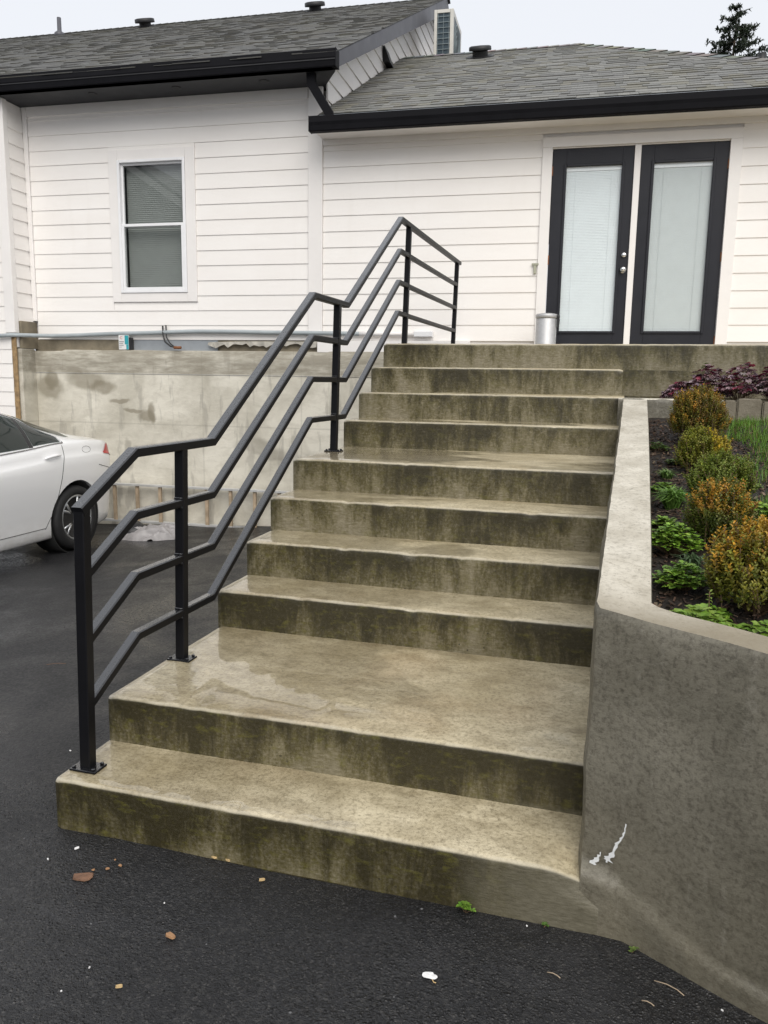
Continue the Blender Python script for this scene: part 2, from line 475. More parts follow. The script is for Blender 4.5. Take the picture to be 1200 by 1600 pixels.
def leafmat(name, rough=0.42, spec=0.4, trans=0.25):
    mm = bpy.data.materials.new(name)
    t = NT(mm)
    a = t.n('Attribute', attribute_name='col').outputs['Color']
    t.set(color=a, rough=rough, spec=spec)
    tr = t.n('BsdfTranslucent')
    t.link(a, tr.inputs[0])
    mx = t.n('MixShader'); mx.inputs[0].default_value = trans
    t.link(t.b.outputs[0], mx.inputs[1]); t.link(tr.outputs[0], mx.inputs[2])
    t.link(mx.outputs[0], t.out.inputs['Surface'])
    MATS[name] = mm
leafmat('leaf')
leafmat('leaf_matte', 0.6, 0.3, 0.15)
leafmat('chip_col', 0.75, 0.3, 0.0)

@mat('soil')
def _(t):
    co = t.co()
    n1 = t.noise(co, 14, 6, 0.7)
    n2 = t.noise(co, 70, 5, 0.75)
    c = t.mix(t.ramp(n1, [(0.3, 0.0), (0.7, 1.0)]), (0.010, 0.007, 0.005), (0.028, 0.019, 0.013))
    c = t.mix(t.ramp(n2, [(0.6, 0.0), (0.72, 0.7)]), c, (0.065, 0.045, 0.03))
    b = t.bump(n2, 0.7, 0.012)
    t.set(color=c, rough=0.65, normal=t.bump(n1, 0.8, 0.03, b))

@mat('block_stone')
def _(t):
    co = t.co()
    n1 = t.noise(co, 8, 6, 0.65)
    c = t.mix(t.ramp(n1, [(0.3, 0.0), (0.7, 1.0)]), (0.125, 0.105, 0.072), (0.23, 0.20, 0.15))
    c = t.mix(t.ramp(t.noise(t.co((9, 9, 1.2)), 1.0, 4, 0.6), [(0.55, 0.0), (0.72, 0.7)]), c, (0.06, 0.045, 0.028))
    t.set(color=c, rough=0.6, normal=t.bump(t.noise(co, 60, 5, 0.7), 0.5, 0.006))

@mat('ground_far')
def _(t):
    co = t.co()
    n1 = t.noise(co, 0.3, 5, 0.6)
    t.set(color=t.mix(n1, (0.035, 0.037, 0.035), (0.055, 0.056, 0.05)), rough=0.8)

def glassmat(name, tint, refl_rough=0.01, base_refl=1.5):
    mm = bpy.data.materials.new(name)
    t = NT(mm)
    t.t.nodes.remove(t.b)
    tr = t.n('BsdfTransparent'); tr.inputs[0].default_value = (*tint, 1)
    gl = t.n('BsdfGlossy'); gl.inputs['Roughness'].default_value = refl_rough
    fr = t.n('Fresnel'); fr.inputs[0].default_value = base_refl
    mx = t.n('MixShader')
    bf = t.n('NewGeometry').outputs['Backfacing']
    t.link(t.math('MULTIPLY', fr.outputs[0], t.math('SUBTRACT', 1.0, bf)), mx.inputs[0]); t.link(tr.outputs[0], mx.inputs[1]); t.link(gl.outputs[0], mx.inputs[2])
    t.link(mx.outputs[0], t.out.inputs['Surface'])
    MATS[name] = mm
glassmat('pane_glass', (0.91, 0.922, 0.918), 0.01, 1.95)
glassmat('door_glass', (0.975, 0.988, 0.99), 0.01, 1.6)
glassmat('car_glass', (0.10, 0.14, 0.13), 0.02, 1.6)

# ------------------------------------------------------------------ mesh helpers
class MB:
    def __init__(self):
        self.v, self.f, self.c = [], [], []

    def add(self, vs_, fs, colr=None):
        o = len(self.v)
        self.v += [tuple(p) for p in vs_]
        self.f += [tuple(i + o for i in f) for f in fs]
        if colr is not None:
            self.c += [colr] * len(vs_)
        return self

    def box(self, x0, x1, y0, y1, z0, z1, M=None, colr=None):
        p = [Vector(q) for q in ((x0, y0, z0), (x1, y0, z0), (x1, y1, z0), (x0, y1, z0), (x0, y0, z1), (x1, y0, z1), (x1, y1, z1), (x0, y1, z1))]
        if M is not None:
            p = [M @ q for q in p]
        return self.add(p, [(0, 3, 2, 1), (4, 5, 6, 7), (0, 1, 5, 4), (1, 2, 6, 5), (2, 3, 7, 6), (3, 0, 4, 7)], colr)

    def bevbox(self, x0, x1, y0, y1, z0, z1, b=0.004, M=None):
        bm = bmesh.new()
        bmesh.ops.create_cube(bm, size=1)
        for v in bm.verts:
            v.co = Vector((x0 + (v.co.x + .5) * (x1 - x0), y0 + (v.co.y + .5) * (y1 - y0), z0 + (v.co.z + .5) * (z1 - z0)))
        bmesh.ops.bevel(bm, geom=bm.edges[:], offset=b, segments=2, profile=0.5, affect='EDGES')
        if M is not None:
            bm.transform(M)
        bm.verts.index_update()
        self.add([v.co[:] for v in bm.verts], [tuple(v.index for v in f.verts) for f in bm.faces])
        bm.free()
        return self

    def prism(self, poly, axis, a, b):
        """extrude a 2D polygon along an axis ('x': poly is (y,z); 'y': (x,z); 'z': (x,y))"""
        def P(q, t):
            return {'x': (t, q[0], q[1]), 'y': (q[0], t, q[1]), 'z': (q[0], q[1], t)}[axis]
        n = len(poly)
        vs_ = [P(q, a) for q in poly] + [P(q, b) for q in poly]
        fs = [tuple(range(n - 1, -1, -1)), tuple(range(n, 2 * n))] + [(i, (i + 1) % n, n + (i + 1) % n, n + i) for i in range(n)]
        return self.add(vs_, fs)

    def tube(self, pts, r, seg=8, cap=True, radii=None):
        pts = [Vector(p) for p in pts]
        n = len(pts)
        rings = []
        prev = None
        for i, p in enumerate(pts):
            d = (pts[min(i + 1, n - 1)] - pts[max(i - 1, 0)]).normalized()
            if prev is None:
                a = d.orthogonal().normalized()
            else:
                a = (prev - d * prev.dot(d)).normalized()
            prev = a
            b = d.cross(a)
            rr = radii[i] if radii else r
            rings.append([p + (a * math.cos(2 * math.pi * k / seg) + b * math.sin(2 * math.pi * k / seg)) * rr for k in range(seg)])
        vs_ = [q for ring in rings for q in ring]
        fs = [(i * seg + k, i * seg + (k + 1) % seg, (i + 1) * seg + (k + 1) % seg, (i + 1) * seg + k) for i in range(n - 1) for k in range(seg)]
        if cap:
            fs += [tuple(range(seg - 1, -1, -1)), tuple((n - 1) * seg + k for k in range(seg))]
        return self.add(vs_, fs)

    def lathe(self, prof, seg=24, M=None):
        """profile (r, z) turned about z"""
        vs_ = []
        for r_, z_ in prof:
            for k in range(seg):
                a = 2 * math.pi * k / seg
                q = Vector((r_ * math.cos(a), r_ * math.sin(a), z_))
                vs_.append(M @ q if M is not None else q)
        n = len(prof)
        fs = [(i * seg + k, i * seg + (k + 1) % seg, (i + 1) * seg + (k + 1) % seg, (i + 1) * seg + k) for i in range(n - 1) for k in range(seg)]
        if prof[0][0] > 1e-6:
            fs.append(tuple(range(seg - 1, -1, -1)))
        if prof[-1][0] > 1e-6:
            fs.append(tuple((n - 1) * seg + k for k in range(seg)))
        return self.add(vs_, fs)

    def grid(self, rows):
        nr, nc = len(rows), len(rows[0])
        return self.add([q for r_ in rows for q in r_], [(i * nc + j, i * nc + j + 1, (i + 1) * nc + j + 1, (i + 1) * nc + j) for i in range(nr - 1) for j in range(nc - 1)])

    def mesh(self, name, material, smooth=False):
        me = bpy.data.meshes.new(name)
        me.from_pydata(self.v, [], self.f)
        me.materials.append(MATS[material])
        if self.c:
            at = me.color_attributes.new('col', 'FLOAT_COLOR', 'POINT')
            at.data.foreach_set('color', [x for cc in self.c for x in (cc[0], cc[1], cc[2], 1.0)])
        if smooth:
            me.polygons.foreach_set('use_smooth', [True] * len(me.polygons))
        me.update()
        return me

    def build(self, name, material, parent=None, smooth=False):
        o = bpy.data.objects.new(name, self.mesh(name, material, smooth))
        col.objects.link(o)
        if parent is not None:
            o.parent = parent
        return o


def fixnormals(o, angle=None):
    bm = bmesh.new(); bm.from_mesh(o.data)
    bmesh.ops.recalc_face_normals(bm, faces=bm.faces[:])
    bm.to_mesh(o.data); bm.free()
    if angle is not None:
        o.data.polygons.foreach_set('use_smooth', [True] * len(o.data.polygons))
        o.data.set_sharp_from_angle(angle=angle)
    return o

def tag(o, label=None, cat=None, group=None, kind=None):
    if label: o['label'] = label
    if cat: o['category'] = cat
    if group: o['group'] = group
    if kind: o['kind'] = kind
    return o

def empty(name, loc=(0, 0, 0), rz=0):
    o = bpy.data.objects.new(name, None)
    o.empty_display_size = 0.1
    col.objects.link(o)
    o.location = loc
    o.rotation_euler = (0, 0, rz)
    return o

def nz(x, y, z, s=1.0):
    return noise.noise(Vector((x * s, y * s, z * s)))

def lerp(a, b, t):
    return a + (b - a) * t

def interp(tab, x):
    """piecewise smooth interpolation in a table [(x, v), ...] sorted by x"""
    if x <= tab[0][0]: return tab[0][1]
    if x >= tab[-1][0]: return tab[-1][1]
    for i in range(len(tab) - 1):
        if tab[i][0] <= x <= tab[i + 1][0]:
            x0, y0 = tab[i]; x1, y1 = tab[i + 1]
            def slope(k):
                if k <= 0: return (tab[1][1] - tab[0][1]) / (tab[1][0] - tab[0][0])
                if k >= len(tab) - 1: return (tab[-1][1] - tab[-2][1]) / (tab[-1][0] - tab[-2][0])
                a = (tab[k][1] - tab[k - 1][1]) / (tab[k][0] - tab[k - 1][0])
                b = (tab[k + 1][1] - tab[k][1]) / (tab[k + 1][0] - tab[k][0])
                return 0 if a * b <= 0 else 2 * a * b / (a + b)
            h = x1 - x0; t = (x - x0) / h
            m0, m1 = slope(i), slope(i + 1)
            return (2 * t ** 3 - 3 * t ** 2 + 1) * y0 + (t ** 3 - 2 * t ** 2 + t) * h * m0 + (-2 * t ** 3 + 3 * t ** 2) * y1 + (t ** 3 - t ** 2) * h * m1

def ground_z(x, y):
    sx = max(0.0, min(1.0, (y + 1.0) / 3.0))
    return 0.045 * min(x, 0) * sx - 0.0175 * max(y, 0)

# ================================================================== SETTING
# far ground
g = MB().add([(-400, -400, -0.75), (400, -400, -0.75), (400, 600, -0.75), (-400, 600, -0.75)], [(0, 1, 2, 3)]).build('ground', 'ground_far')
tag(g, kind='structure')

# asphalt drive: one sheet that falls away towards the house and the left
rows = []
ysr = [-12 + 0.5 * i for i in range(16)] + [-4 + 0.15 * i for i in range(76)]
xsr = [-16 + 1.0 * i for i in range(10)] + [-6 + 0.16 * i for i in range(76)] + [6.5, 8, 10]
for y in ysr:
    rows.append([(x, y, ground_z(x, y) + 0.006 * nz(x, y, 0, 1.7)) for x in xsr])
drive = MB().grid(rows).build('asphalt_drive', 'asphalt', smooth=True)
tag(drive, kind='structure')

# ================================================================== STAIRCASE
YS = [0.0, 0.293, 1.137, 1.430, 1.723, 2.017, 2.875, 3.168, 3.462, 3.755]
W = 1.718
stairs = empty('staircase', (0, 0, 0))
tag(stairs, 'wet moss-stained concrete staircase climbing to the double doors', 'staircase')

def step_block(k, x0, x1, yf, yb, zt, name):
    rn = 0.016
    prof = []           # (dy from front, z) front bottom -> nosing -> back
    zb = -0.45
    for zz in (zb, zt - RISE - 0.02, zt - RISE + 0.02, zt - 0.12, zt - 0.085, zt - 0.05, zt - 0.03):
        prof.append((0.0, zz))
    for i in range(6):
        a = math.pi / 2 * i / 5
        prof.append((rn - rn * math.cos(a), zt - rn + rn * math.sin(a)))
    dep = yb - yf
    for i in range(1, 7):
        prof.append((lerp(rn, dep, i / 6), zt + 0.004 * i / 6))
    n = int((x1 - x0) / 0.022)
    mb = MB()
    rws = []
    for i in range(n + 1):
        x = lerp(x0, x1, i / n)
        e0 = max(0.0, 1 - (x - x0) / 0.02)
        e1 = max(0.0, 1 - (x1 - x) / 0.02) if k in (8,) else 0.0
        e = max(e0, e1)
        row = []
        for j, (dy, zz) in enumerate(prof):
            q = 0.0024 * nz(x * 2.1, zz * 5, k * 7.3) + 0.0018 * nz(x * 14, zz * 22, k * 3.1)
            qz = 0.0020 * nz(x * 1.7, dy * 3, k * 5.7 + 9) + 0.0016 * nz(x * 17, dy * 20, k * 2 + 4)
            y = yf + dy + q + (0.010 * e * e if dy < 0.05 else 0)
            z = zz + (qz if j > 3 else 0) - (0.008 * e * e if j > 7 else 0)
            # nicked nosing
            if 7 <= j <= 12:
                nick = max(0, nz(x * 13, k * 4.2, 2.2) - 0.42) * 0.022
                y += nick * 0.8; z -= nick
            if k == 0 and x > 1.58:
                f = (x - 1.58) / 0.195
                if j > 3 and dy < 0.1: z -= 0.060 * f ** 1.3
                if j > 5 and dy < 0.1: y += 0.020 * f
            row.append((x, y, z))
        row.append((x, yb, zb))
        rws.append(row)
    mb.grid(rws)
    nc = len(rws[0])
    base = len(mb.v)
    mb.f.append(tuple(range(nc)))
    mb.f.append(tuple((len(rws) - 1) * nc + j for j in range(nc - 1, -1, -1)))
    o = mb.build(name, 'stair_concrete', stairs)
    return fixnormals(o, R(50))

jit = [0.0, 0.004, -0.003, 0.003, -0.002, 0.002, -0.003, 0.003, -0.002, 0.001]
for k in range(9):
    x1 = 1.775 if k == 0 else (W if k == 8 else 1.735)
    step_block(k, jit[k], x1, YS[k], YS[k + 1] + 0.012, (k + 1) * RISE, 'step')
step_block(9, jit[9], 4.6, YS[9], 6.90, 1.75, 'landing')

# ================================================================== RETAINING WALL (cheek + front return)
outer = [(1.722, 3.10), (1.712, 2.3), (1.700, 1.5), (1.684, 0.6), (1.677, 0.10), (1.686, 0.062), (1.74, 0.038), (1.80, 0.006), (1.93, -0.065), (2.07, -0.150), (2.60, -0.44), (3.40, -0.76), (5.0, -1.1)]
inner = [(1.872, 3.10), (1.864, 2.3), (1.852, 1.5), (1.838, 0.6), (1.829, 0.19), (1.829, 0.165), (1.845, 0.150), (1.885, 0.122), (1.99, 0.065), (2.11, -0.010), (2.65, -0.30), (3.45, -0.61), (5.0, -0.95)]
ztop = [1.390, 1.262, 1.132, 0.982, 0.905, 0.897, 0.892, 0.889, 0.885, 0.882, 0.880, 0.880, 0.880]
def sample_path(step=0.03):
    res = []
    for i in range(len(outer) - 1):
        L = math.dist(outer[i], outer[i + 1])
        n = max(1, int(L / step))
        for k in range(n):
            t = k / n
            res.append((lerp(outer[i][0], outer[i + 1][0], t), lerp(outer[i][1], outer[i + 1][1], t), lerp(inner[i][0], inner[i + 1][0], t), lerp(inner[i][1], inner[i + 1][1], t), lerp(ztop[i], ztop[i + 1], t)))
    res.append((*outer[-1], *inner[-1], ztop[-1]))
    return res
wall = empty('retaining_wall', (1.7, 0.07, 0))
tag(wall, 'rough trowelled concrete retaining wall with sloping pale cap beside the steps', 'retaining wall')
rows = []
for i, (ox, oy, ix, iy, zt) in enumerate(sample_path()):
    dx, dy = ix - ox, iy - oy
    L = math.hypot(dx, dy); dx /= L; dy /= L
    row = []
    zs_ = [-0.45, -0.02, 0.03, 0.08, 0.14] + [0.2 + 0.05 * q for q in range(int((zt - 0.26) / 0.05))]
    K = 22
    zl = [-0.45, -0.03] + [0.011 * q for q in range(20)] + [lerp(0.215, zt - 0.03, q / K) for q in range(K + 1)]
    for z in zl:
        # mortar fillet flush with the bottom step, dying out along the wall
        hh = interp([(1.60, 0.168), (1.70, 0.166), (1.78, 0.140), (1.86, 0.105), (2.0, 0.06), (2.4, 0.04), (5, 0.04)], ox) + 0.006 * nz(ox * 12, 0, 7)
        fl_ = 0.0
        if oy < 0.08:
            tgt = min(0.003 * nz(ox * 15, z * 12, 2) + interp([(1.60, 0.012), (1.70, 0.010), (1.76, -0.004), (5, -0.004)], ox), oy - interp([(1.6, 0.0), (1.8, 0.010), (2.0, 0.016), (5, 0.018)], ox))
            w_ = 1 - min(1, max(0, (z - hh) / 0.028))
            fl_ = (oy - tgt) * w_ * w_ * (3 - 2 * w_)
        flare = 0.0
        q = 0.007 * nz(ox * 4, oy * 4, z * 5) + 0.0035 * nz(ox * 17, oy * 17, z * 13) - flare
        row.append((ox + dx * q * (1 if fl_ < .005 else .3), oy + dy * q * (1 if fl_ < .005 else .3) - fl_, z))
    br = 0.009
    wz = 0.004 * nz(ox * 5, oy * 5, 3.3)
    for d_, zz in ((0.003, zt - 0.014), (0.006, zt - 0.006), (br, zt)):
        q = 0.003 * nz(ox * 15, oy * 15, 1)
        row.append((ox + dx * (d_ + q), oy + dy * (d_ + q), zz + wz))
    for f in (0.3, 0.5, 0.7):
        row.append((lerp(ox, ix, f), lerp(oy, iy, f), zt + 0.003 * nz(ox * 9, oy * 9, f * 3) + wz))
    for d_, zz in ((br * 0.6, zt), (0.002, zt - 0.008), (0.0, zt - 0.4), (0, -0.45)):
        row.append((ix - dx * d_, iy - dy * d_, zz + (wz if zz > zt - 0.1 else 0)))
    rows.append(row)
mb = MB().grid(rows)
nc = len(rows[0])
mb.f.append(tuple(range(nc - 1, -1, -1)))
wo = fixnormals(mb.build('wall_body', 'retaining_concrete', None), R(48))
wo.parent = wall
wo.matrix_parent_inverse = Matrix.Translation((-1.7, -0.07, 0))

def wall_face(x, z, off=0.004):
    """a point just off the outer face of the front return"""
    for i in range(4, len(outer) - 1):
        if outer[i][0] <= x <= outer[i + 1][0]:
            t = (x - outer[i][0]) / (outer[i + 1][0] - outer[i][0])
            y = lerp(outer[i][1], outer[i + 1][1], t)
            break
    n_ = Vector((-0.5, -0.86, 0))
    return Vector((x, y, z)) + n_ * off

# chalk-white scuffs on the wall beside the bottom step
for pts in ([(1.799, 0.340, .003), (1.797, 0.325, .003), (1.794, 0.310, .004), (1.788, 0.292, .005), (1.780, 0.272, .008), (1.773, 0.252, .007), (1.767, 0.236, .011), (1.761, 0.222, .014), (1.757, 0.214, .004)],
            [(1.739, 0.228, .002), (1.735, 0.218, .006), (1.728, 0.205, .011), (1.722, 0.192, .011), (1.715, 0.176, .004)]):
    mbm = MB()
    rng = random.Random(len(pts))
    left, right = [], []
    for x, z, w_ in pts:
        for q in range(3):
            left.append(wall_face(x - w_ * rng.uniform(0.3, 0.9), z - q * 0.004, 0.012))
            right.append(wall_face(x + w_ * rng.uniform(0.2, 0.9), z - q * 0.004 + rng.uniform(-.002, .003), 0.012))
    mbm.grid([left, right])
    o = mbm.build('chalk_scuff', 'chalk_white', wall)
    o.matrix_parent_inverse = Matrix.Translation((-1.7, -0.07, 0))

# ================================================================== HOUSE
TH = 0.05191
house = empty('house', (1.7, 6.6, 0), TH)
tag(house, 'white lap-sided house with dark gutters, grey shingle roofs and black double doors', 'house')
HM = Matrix.Translation((1.7, 6.6, 0)) @ Matrix.Rotation(TH, 4, 'Z')

LAP0, LAP = 1.908, 0.1642
def board(hx0, hx1, z0, z1, hy=0.0, parent=None, h=None):
    """one lap board, thick edge at the bottom"""
    a = random.uniform(-0.0012, 0.0012)
    poly = [(hy - 0.015, z0 + a), (hy - 0.015, z0 + 0.003 + a), (hy - 0.006, z1 + 0.012), (hy + 0.004, z1 + 0.012), (hy + 0.004, z0 + a)]
    return MB().prism(poly, 'x', hx0, hx1).build('siding_board', 'siding_paint', parent)

# wall sheathing, left of the corner (opening for the window) and right (opening for the doors)
wl_ = MB()
WX0, WX1, WZ0, WZ1 = -5.655, -4.775, 2.425, 3.915
wl_.box(-6.80, WX0, 0.008, 0.12, 1.80, 4.60)
wl_.box(WX1, -3.30, 0.008, 0.12, 1.80, 4.60)
wl_.box(WX0, WX1, 0.008, 0.12, 1.80, WZ0)
wl_.box(WX0, WX1, 0.008, 0.12, WZ1, 4.60)
wall_left = wl_.build('wall', 'trim_paint', house)
DX0, DX1, DZ1 = -0.80, 0.89, 3.80
wr_ = MB()
wr_.box(-3.30, DX0, 0.008, 0.12, 1.30, 4.12)
wr_.box(DX1, 4.0, 0.008, 0.12, 1.30, 4.12)
wr_.box(DX0, DX1, 0.008, 0.12, DZ1, 4.12)
wall_right = wr_.build('wall', 'trim_paint', house)

TWX0, TWX1, TWZ0, TWZ1 = -5.745, -4.680, 2.335, 4.000   # window trim outside
TDX0, TDX1, TDZ1 = -0.885, 0.985, 3.895                # door trim outside
for k in range(16):
    z0 = LAP0 + LAP * k
    z1 = z0 + LAP
    if z1 > 4.42: z1 = 4.42
    if z0 < 4.40:
        if z1 <= TWZ0 + 0.01 or z0 >= TWZ1 - 0.01:
            segs = [(-6.775, -3.355)]
        else:
            segs = [(-6.775, TWX0 - 0.001), (TWX1 + 0.001, -3.355)]
        for a, b in segs:
            if TWZ0 - 0.005 > z0 and z1 > TWZ0 and len(segs) == 1: pass
            if b - a > 99:
                c_j = lerp(a, b, random.uniform(0.25, 0.75))
                board(a, c_j - 0.0012, z0, z1, 0, wall_left); board(c_j + 0.0012, b, z0, z1, 0, wall_left)
            else:
                board(a, b, z0, z1, 0, wall_left)
        if z0 < TWZ0 < z1:          # narrow rip below the window trim
            board(TWX0 + 0.001, TWX1 - 0.001, z0, TWZ0 - 0.006, 0, wall_left)
        if z0 < TWZ1 < z1:
            MB().box(TWX0 + 0.001, TWX1 - 0.001, -0.012, 0.004, TWZ1 + 0.004, z1).build('siding_board', 'siding_paint', wall_left)
    if z0 < 3.92:
        zz1 = min(z1, 3.93)
        lo = -3.190
        if z0 < TDZ1:
            segs = [(lo, TDX0 - 0.001), (TDX1 + 0.001, 4.0)]
        else:
            segs = [(lo, 4.0)]
        for a, b in segs:
            if b - a > 99:
                c_j = lerp(a, b, random.uniform(0.22, 0.78))
                board(a, c_j - 0.0012, z0, zz1, 0, wall_right); board(c_j + 0.0012, b, z0, zz1, 0, wall_right)
            else:
                board(a, b, z0, zz1, 0, wall_right)

# frieze boards under the soffits, corner board, water table
def trim(name, *b, material='trim_paint', parent=house, bev=0.003):
    return MB().bevbox(*b, bev).build(name, material, parent)
trim('frieze_board', -6.775, -3.36, -0.028, 0.006, 4.415, 4.524)
trim('frieze_board', -3.188, 4.0, -0.028, 0.006, 3.935, 4.02)
trim('corner_board', -3.352, -3.193, -0.034, 0.006, 1.90, 4.523)
trim('corner_board', -6.835, -6.778, -0.030, 0.006, 2.12, 4.523)

# rough sill zone between siding and foundation
trim('sill_board', -6.84, -5.52, -0.005, 0.05, 1.76, 1.905, material='damp_board')
trim('flashing', -5.515, -4.45, -0.006, 0.05, 1.76, 1.904, material='galvanized')
trim('sill_board', -4.445, -3.24, -0.004, 0.05, 1.76, 1.903, material='damp_board')
trim('sill_board', -3.235, -1.55, -0.075, 0.05, 1.775, 1.902, material='trim_paint')
# torn flashing paper
mbp = MB()
rng = random.Random(5)
a_, b_ = [], []
for i in range(26):
    x = lerp(-4.55, -3.25, i / 25)
    a_.append((x, -0.020 - 0.012 * rng.random(), 1.893 - 0.035 * max(0, 0.35 - i / 25)))
    b_.append((x + rng.uniform(-.01, .01), -0.045 - 0.03 * rng.random(), 1.85 + rng.uniform(-0.03, 0.02) - 0.045 * max(0, 0.4 - i / 25)))
mbp.grid([a_, b_]).build('torn_flashing', 'torn_paper', house)

# foundation
fd = MB().bevbox(-6.93, -1.55, -0.07, 0.30, -0.70, 1.512, 0.006)
fdo = fd.build('foundation', 'foundation_concrete', house)
bm = bmesh.new()
fb = MB()
rws = []
for i in range(120):
    x = lerp(-6.93, -1.55, i / 119)
    top = 1.783 + 0.008 * nz(x * 2.3, 4, 0) + (0.012 if -3.1 < x < -1.5 else 0)
    if x < -6.4: top -= 0.015
    y0 = -0.078 + 0.004 * nz(x * 5, 1, 0)
    rws.append([(x, y0, 1.513), (x, y0 - 0.002, 1.66), (x, y0 + 0.002, top - 0.012), (x, y0 + 0.012, top), (x, 0.06, top + 0.004)])
fbo = fixnormals(fb.grid(rws).build('foundation_top_course', 'foundation_concrete', house), R(40))

fixnormals(MB().bevbox(-6.925, -6.795, -0.318, -0.071, -0.70, 1.785, 0.004).build('foundation_return', 'foundation_concrete', house))
# projecting chase at the far left, its siding and the raw plank edge below
CHY = -0.34
ch = MB().box(-9.8, -6.845, CHY + 0.008, 0.10, 1.80, 4.52)
ch.box(-9.8, -6.93, CHY + 0.008, 0.09, 0.0, 1.799)
cho = ch.build('chase', 'trim_paint', house)
for k in range(-7, 16):
    z0 = LAP0 + LAP * k + 0.03; z1 = min(z0 + LAP, 4.42)
    if z0 < 4.40:
        board(-9.8, (-6.955 if z0 > 1.88 else -6.90), z0, z1, CHY, cho)
    if z0 > 2.05 and z0 < 4.40:     # boards on the return face
        mbx = MB().prism([(-6.835 + 0.010, z0), (-6.835 + 0.010, z0 + .004), (-6.835 - 0.004, z1 + .012), (-6.850, z1 + .012), (-6.850, z0)], 'y', CHY + 0.05, -0.032)
        mbx.build('siding_board', 'siding_paint', cho)
trim('corner_board', -6.950, -6.826, CHY - 0.030, CHY + 0.045, 1.965, 4.523)
trim('frieze_board', -9.8, -6.952, CHY - 0.026, CHY + 0.004, 4.43, 4.523)
trim('raw_plank_edge', -6.894, -6.838, CHY - 0.015, CHY + 0.006, 0.2, 1.955, material='old_wood')
trim('raw_plank_edge', -6.836, -6.80, CHY + 0.05, 0.0, 1.79, 2.105, material='damp_board')

# ---------------- window
win = MB()
for b in ((TWX0, WX0 + 0.02, TWZ0, TWZ1), (WX1 - 0.02, TWX1, TWZ0, TWZ1)):
    win.bevbox(b[0], b[1], -0.028, 0.004, b[2], b[3], 0.002)
win.bevbox(WX0 + 0.021, WX1 - 0.021, -0.0275, 0.004, WZ1 - 0.02, TWZ1, 0.002)
win.bevbox(WX0 + 0.021, WX1 - 0.021, -0.0275, 0.004, TWZ0, WZ0 + 0.01, 0.002)
win.build('window_trim', 'trim_paint', house)
window = MB()
fx0, fx1, fz0, fz1 = WX0 + 0.022, WX1 - 0.022, WZ0 + 0.012, WZ1 - 0.022
def ring(mb, x0, x1, z0, z1, w, y0, y1, bev=0.003):
    mb.bevbox(x0, x0 + w, y0, y1, z0, z1, bev)
    mb.bevbox(x1 - w, x1, y0, y1, z0, z1, bev)
    mb.bevbox(x0 + w + .0005, x1 - w - .0005, y0 + .001, y1 - .001, z1 - w, z1, bev)
    mb.bevbox(x0 + w + .0005, x1 - w - .0005, y0 + .001, y1 - .001, z0, z0 + w, bev)
ring(window, fx0, fx1, fz0, fz1, 0.030, -0.040, 0.07)
window_o = window.build('window', 'vinyl_white', house)
zm = 3.165
up_s = MB(); ring(up_s, fx0 + .031, fx1 - .031, zm + .001, fz1 - .031, 0.022, 0.0, 0.03); up_s.build('upper_sash', 'vinyl_white', window_o)
lo_s = MB(); ring(lo_s, fx0 + .031, fx1 - .031, fz0 + .031, zm + 0.035, 0.030, -0.034, -0.002); lo_s.build('lower_sash', 'vinyl_white', window_o)
MB().box(fx0 + .05, fx1 - .05, 0.014, 0.017, zm + .02, fz1 - .05).build('pane', 'pane_glass', window_o)
MB().box(fx0 + .058, fx1 - .058, -0.020, -0.017, fz0 + .058, zm + .008).build('pane', 'pane_glass', window_o)
bl = MB()
z = fz1 - 0.06
while z > fz0 + 0.05:
    M = Matrix.Translation((0, 0.10, z)) @ Matrix.Rotation(R(72), 4, 'X')
    bl.box(fx0 + 0.04, fx1 - 0.04, -0.013, 0.013, -0.0006, 0.0006, M)
    z -= 0.0215
bl.build('blind', 'blind_dim', window_o)
itr = MB().box(WX0 - 0.3, WX1 + 0.3, 1.2, 1.25, 1.9, 4.3)
itr.box(WX0 - 0.3, WX0 - 0.25, 0.13, 1.2, 1.9, 4.3).box(WX1 + 0.25, WX1 + 0.3, 0.13, 1.2, 1.9, 4.3)
itr.box(WX0 - 0.25, WX1 + 0.25, 0.13, 1.2, 1.9, 1.95).box(WX0 - 0.25, WX1 + 0.25, 0.13, 1.2, 4.25, 4.3)
itr.build('room_wall', 'interior_grey', house)

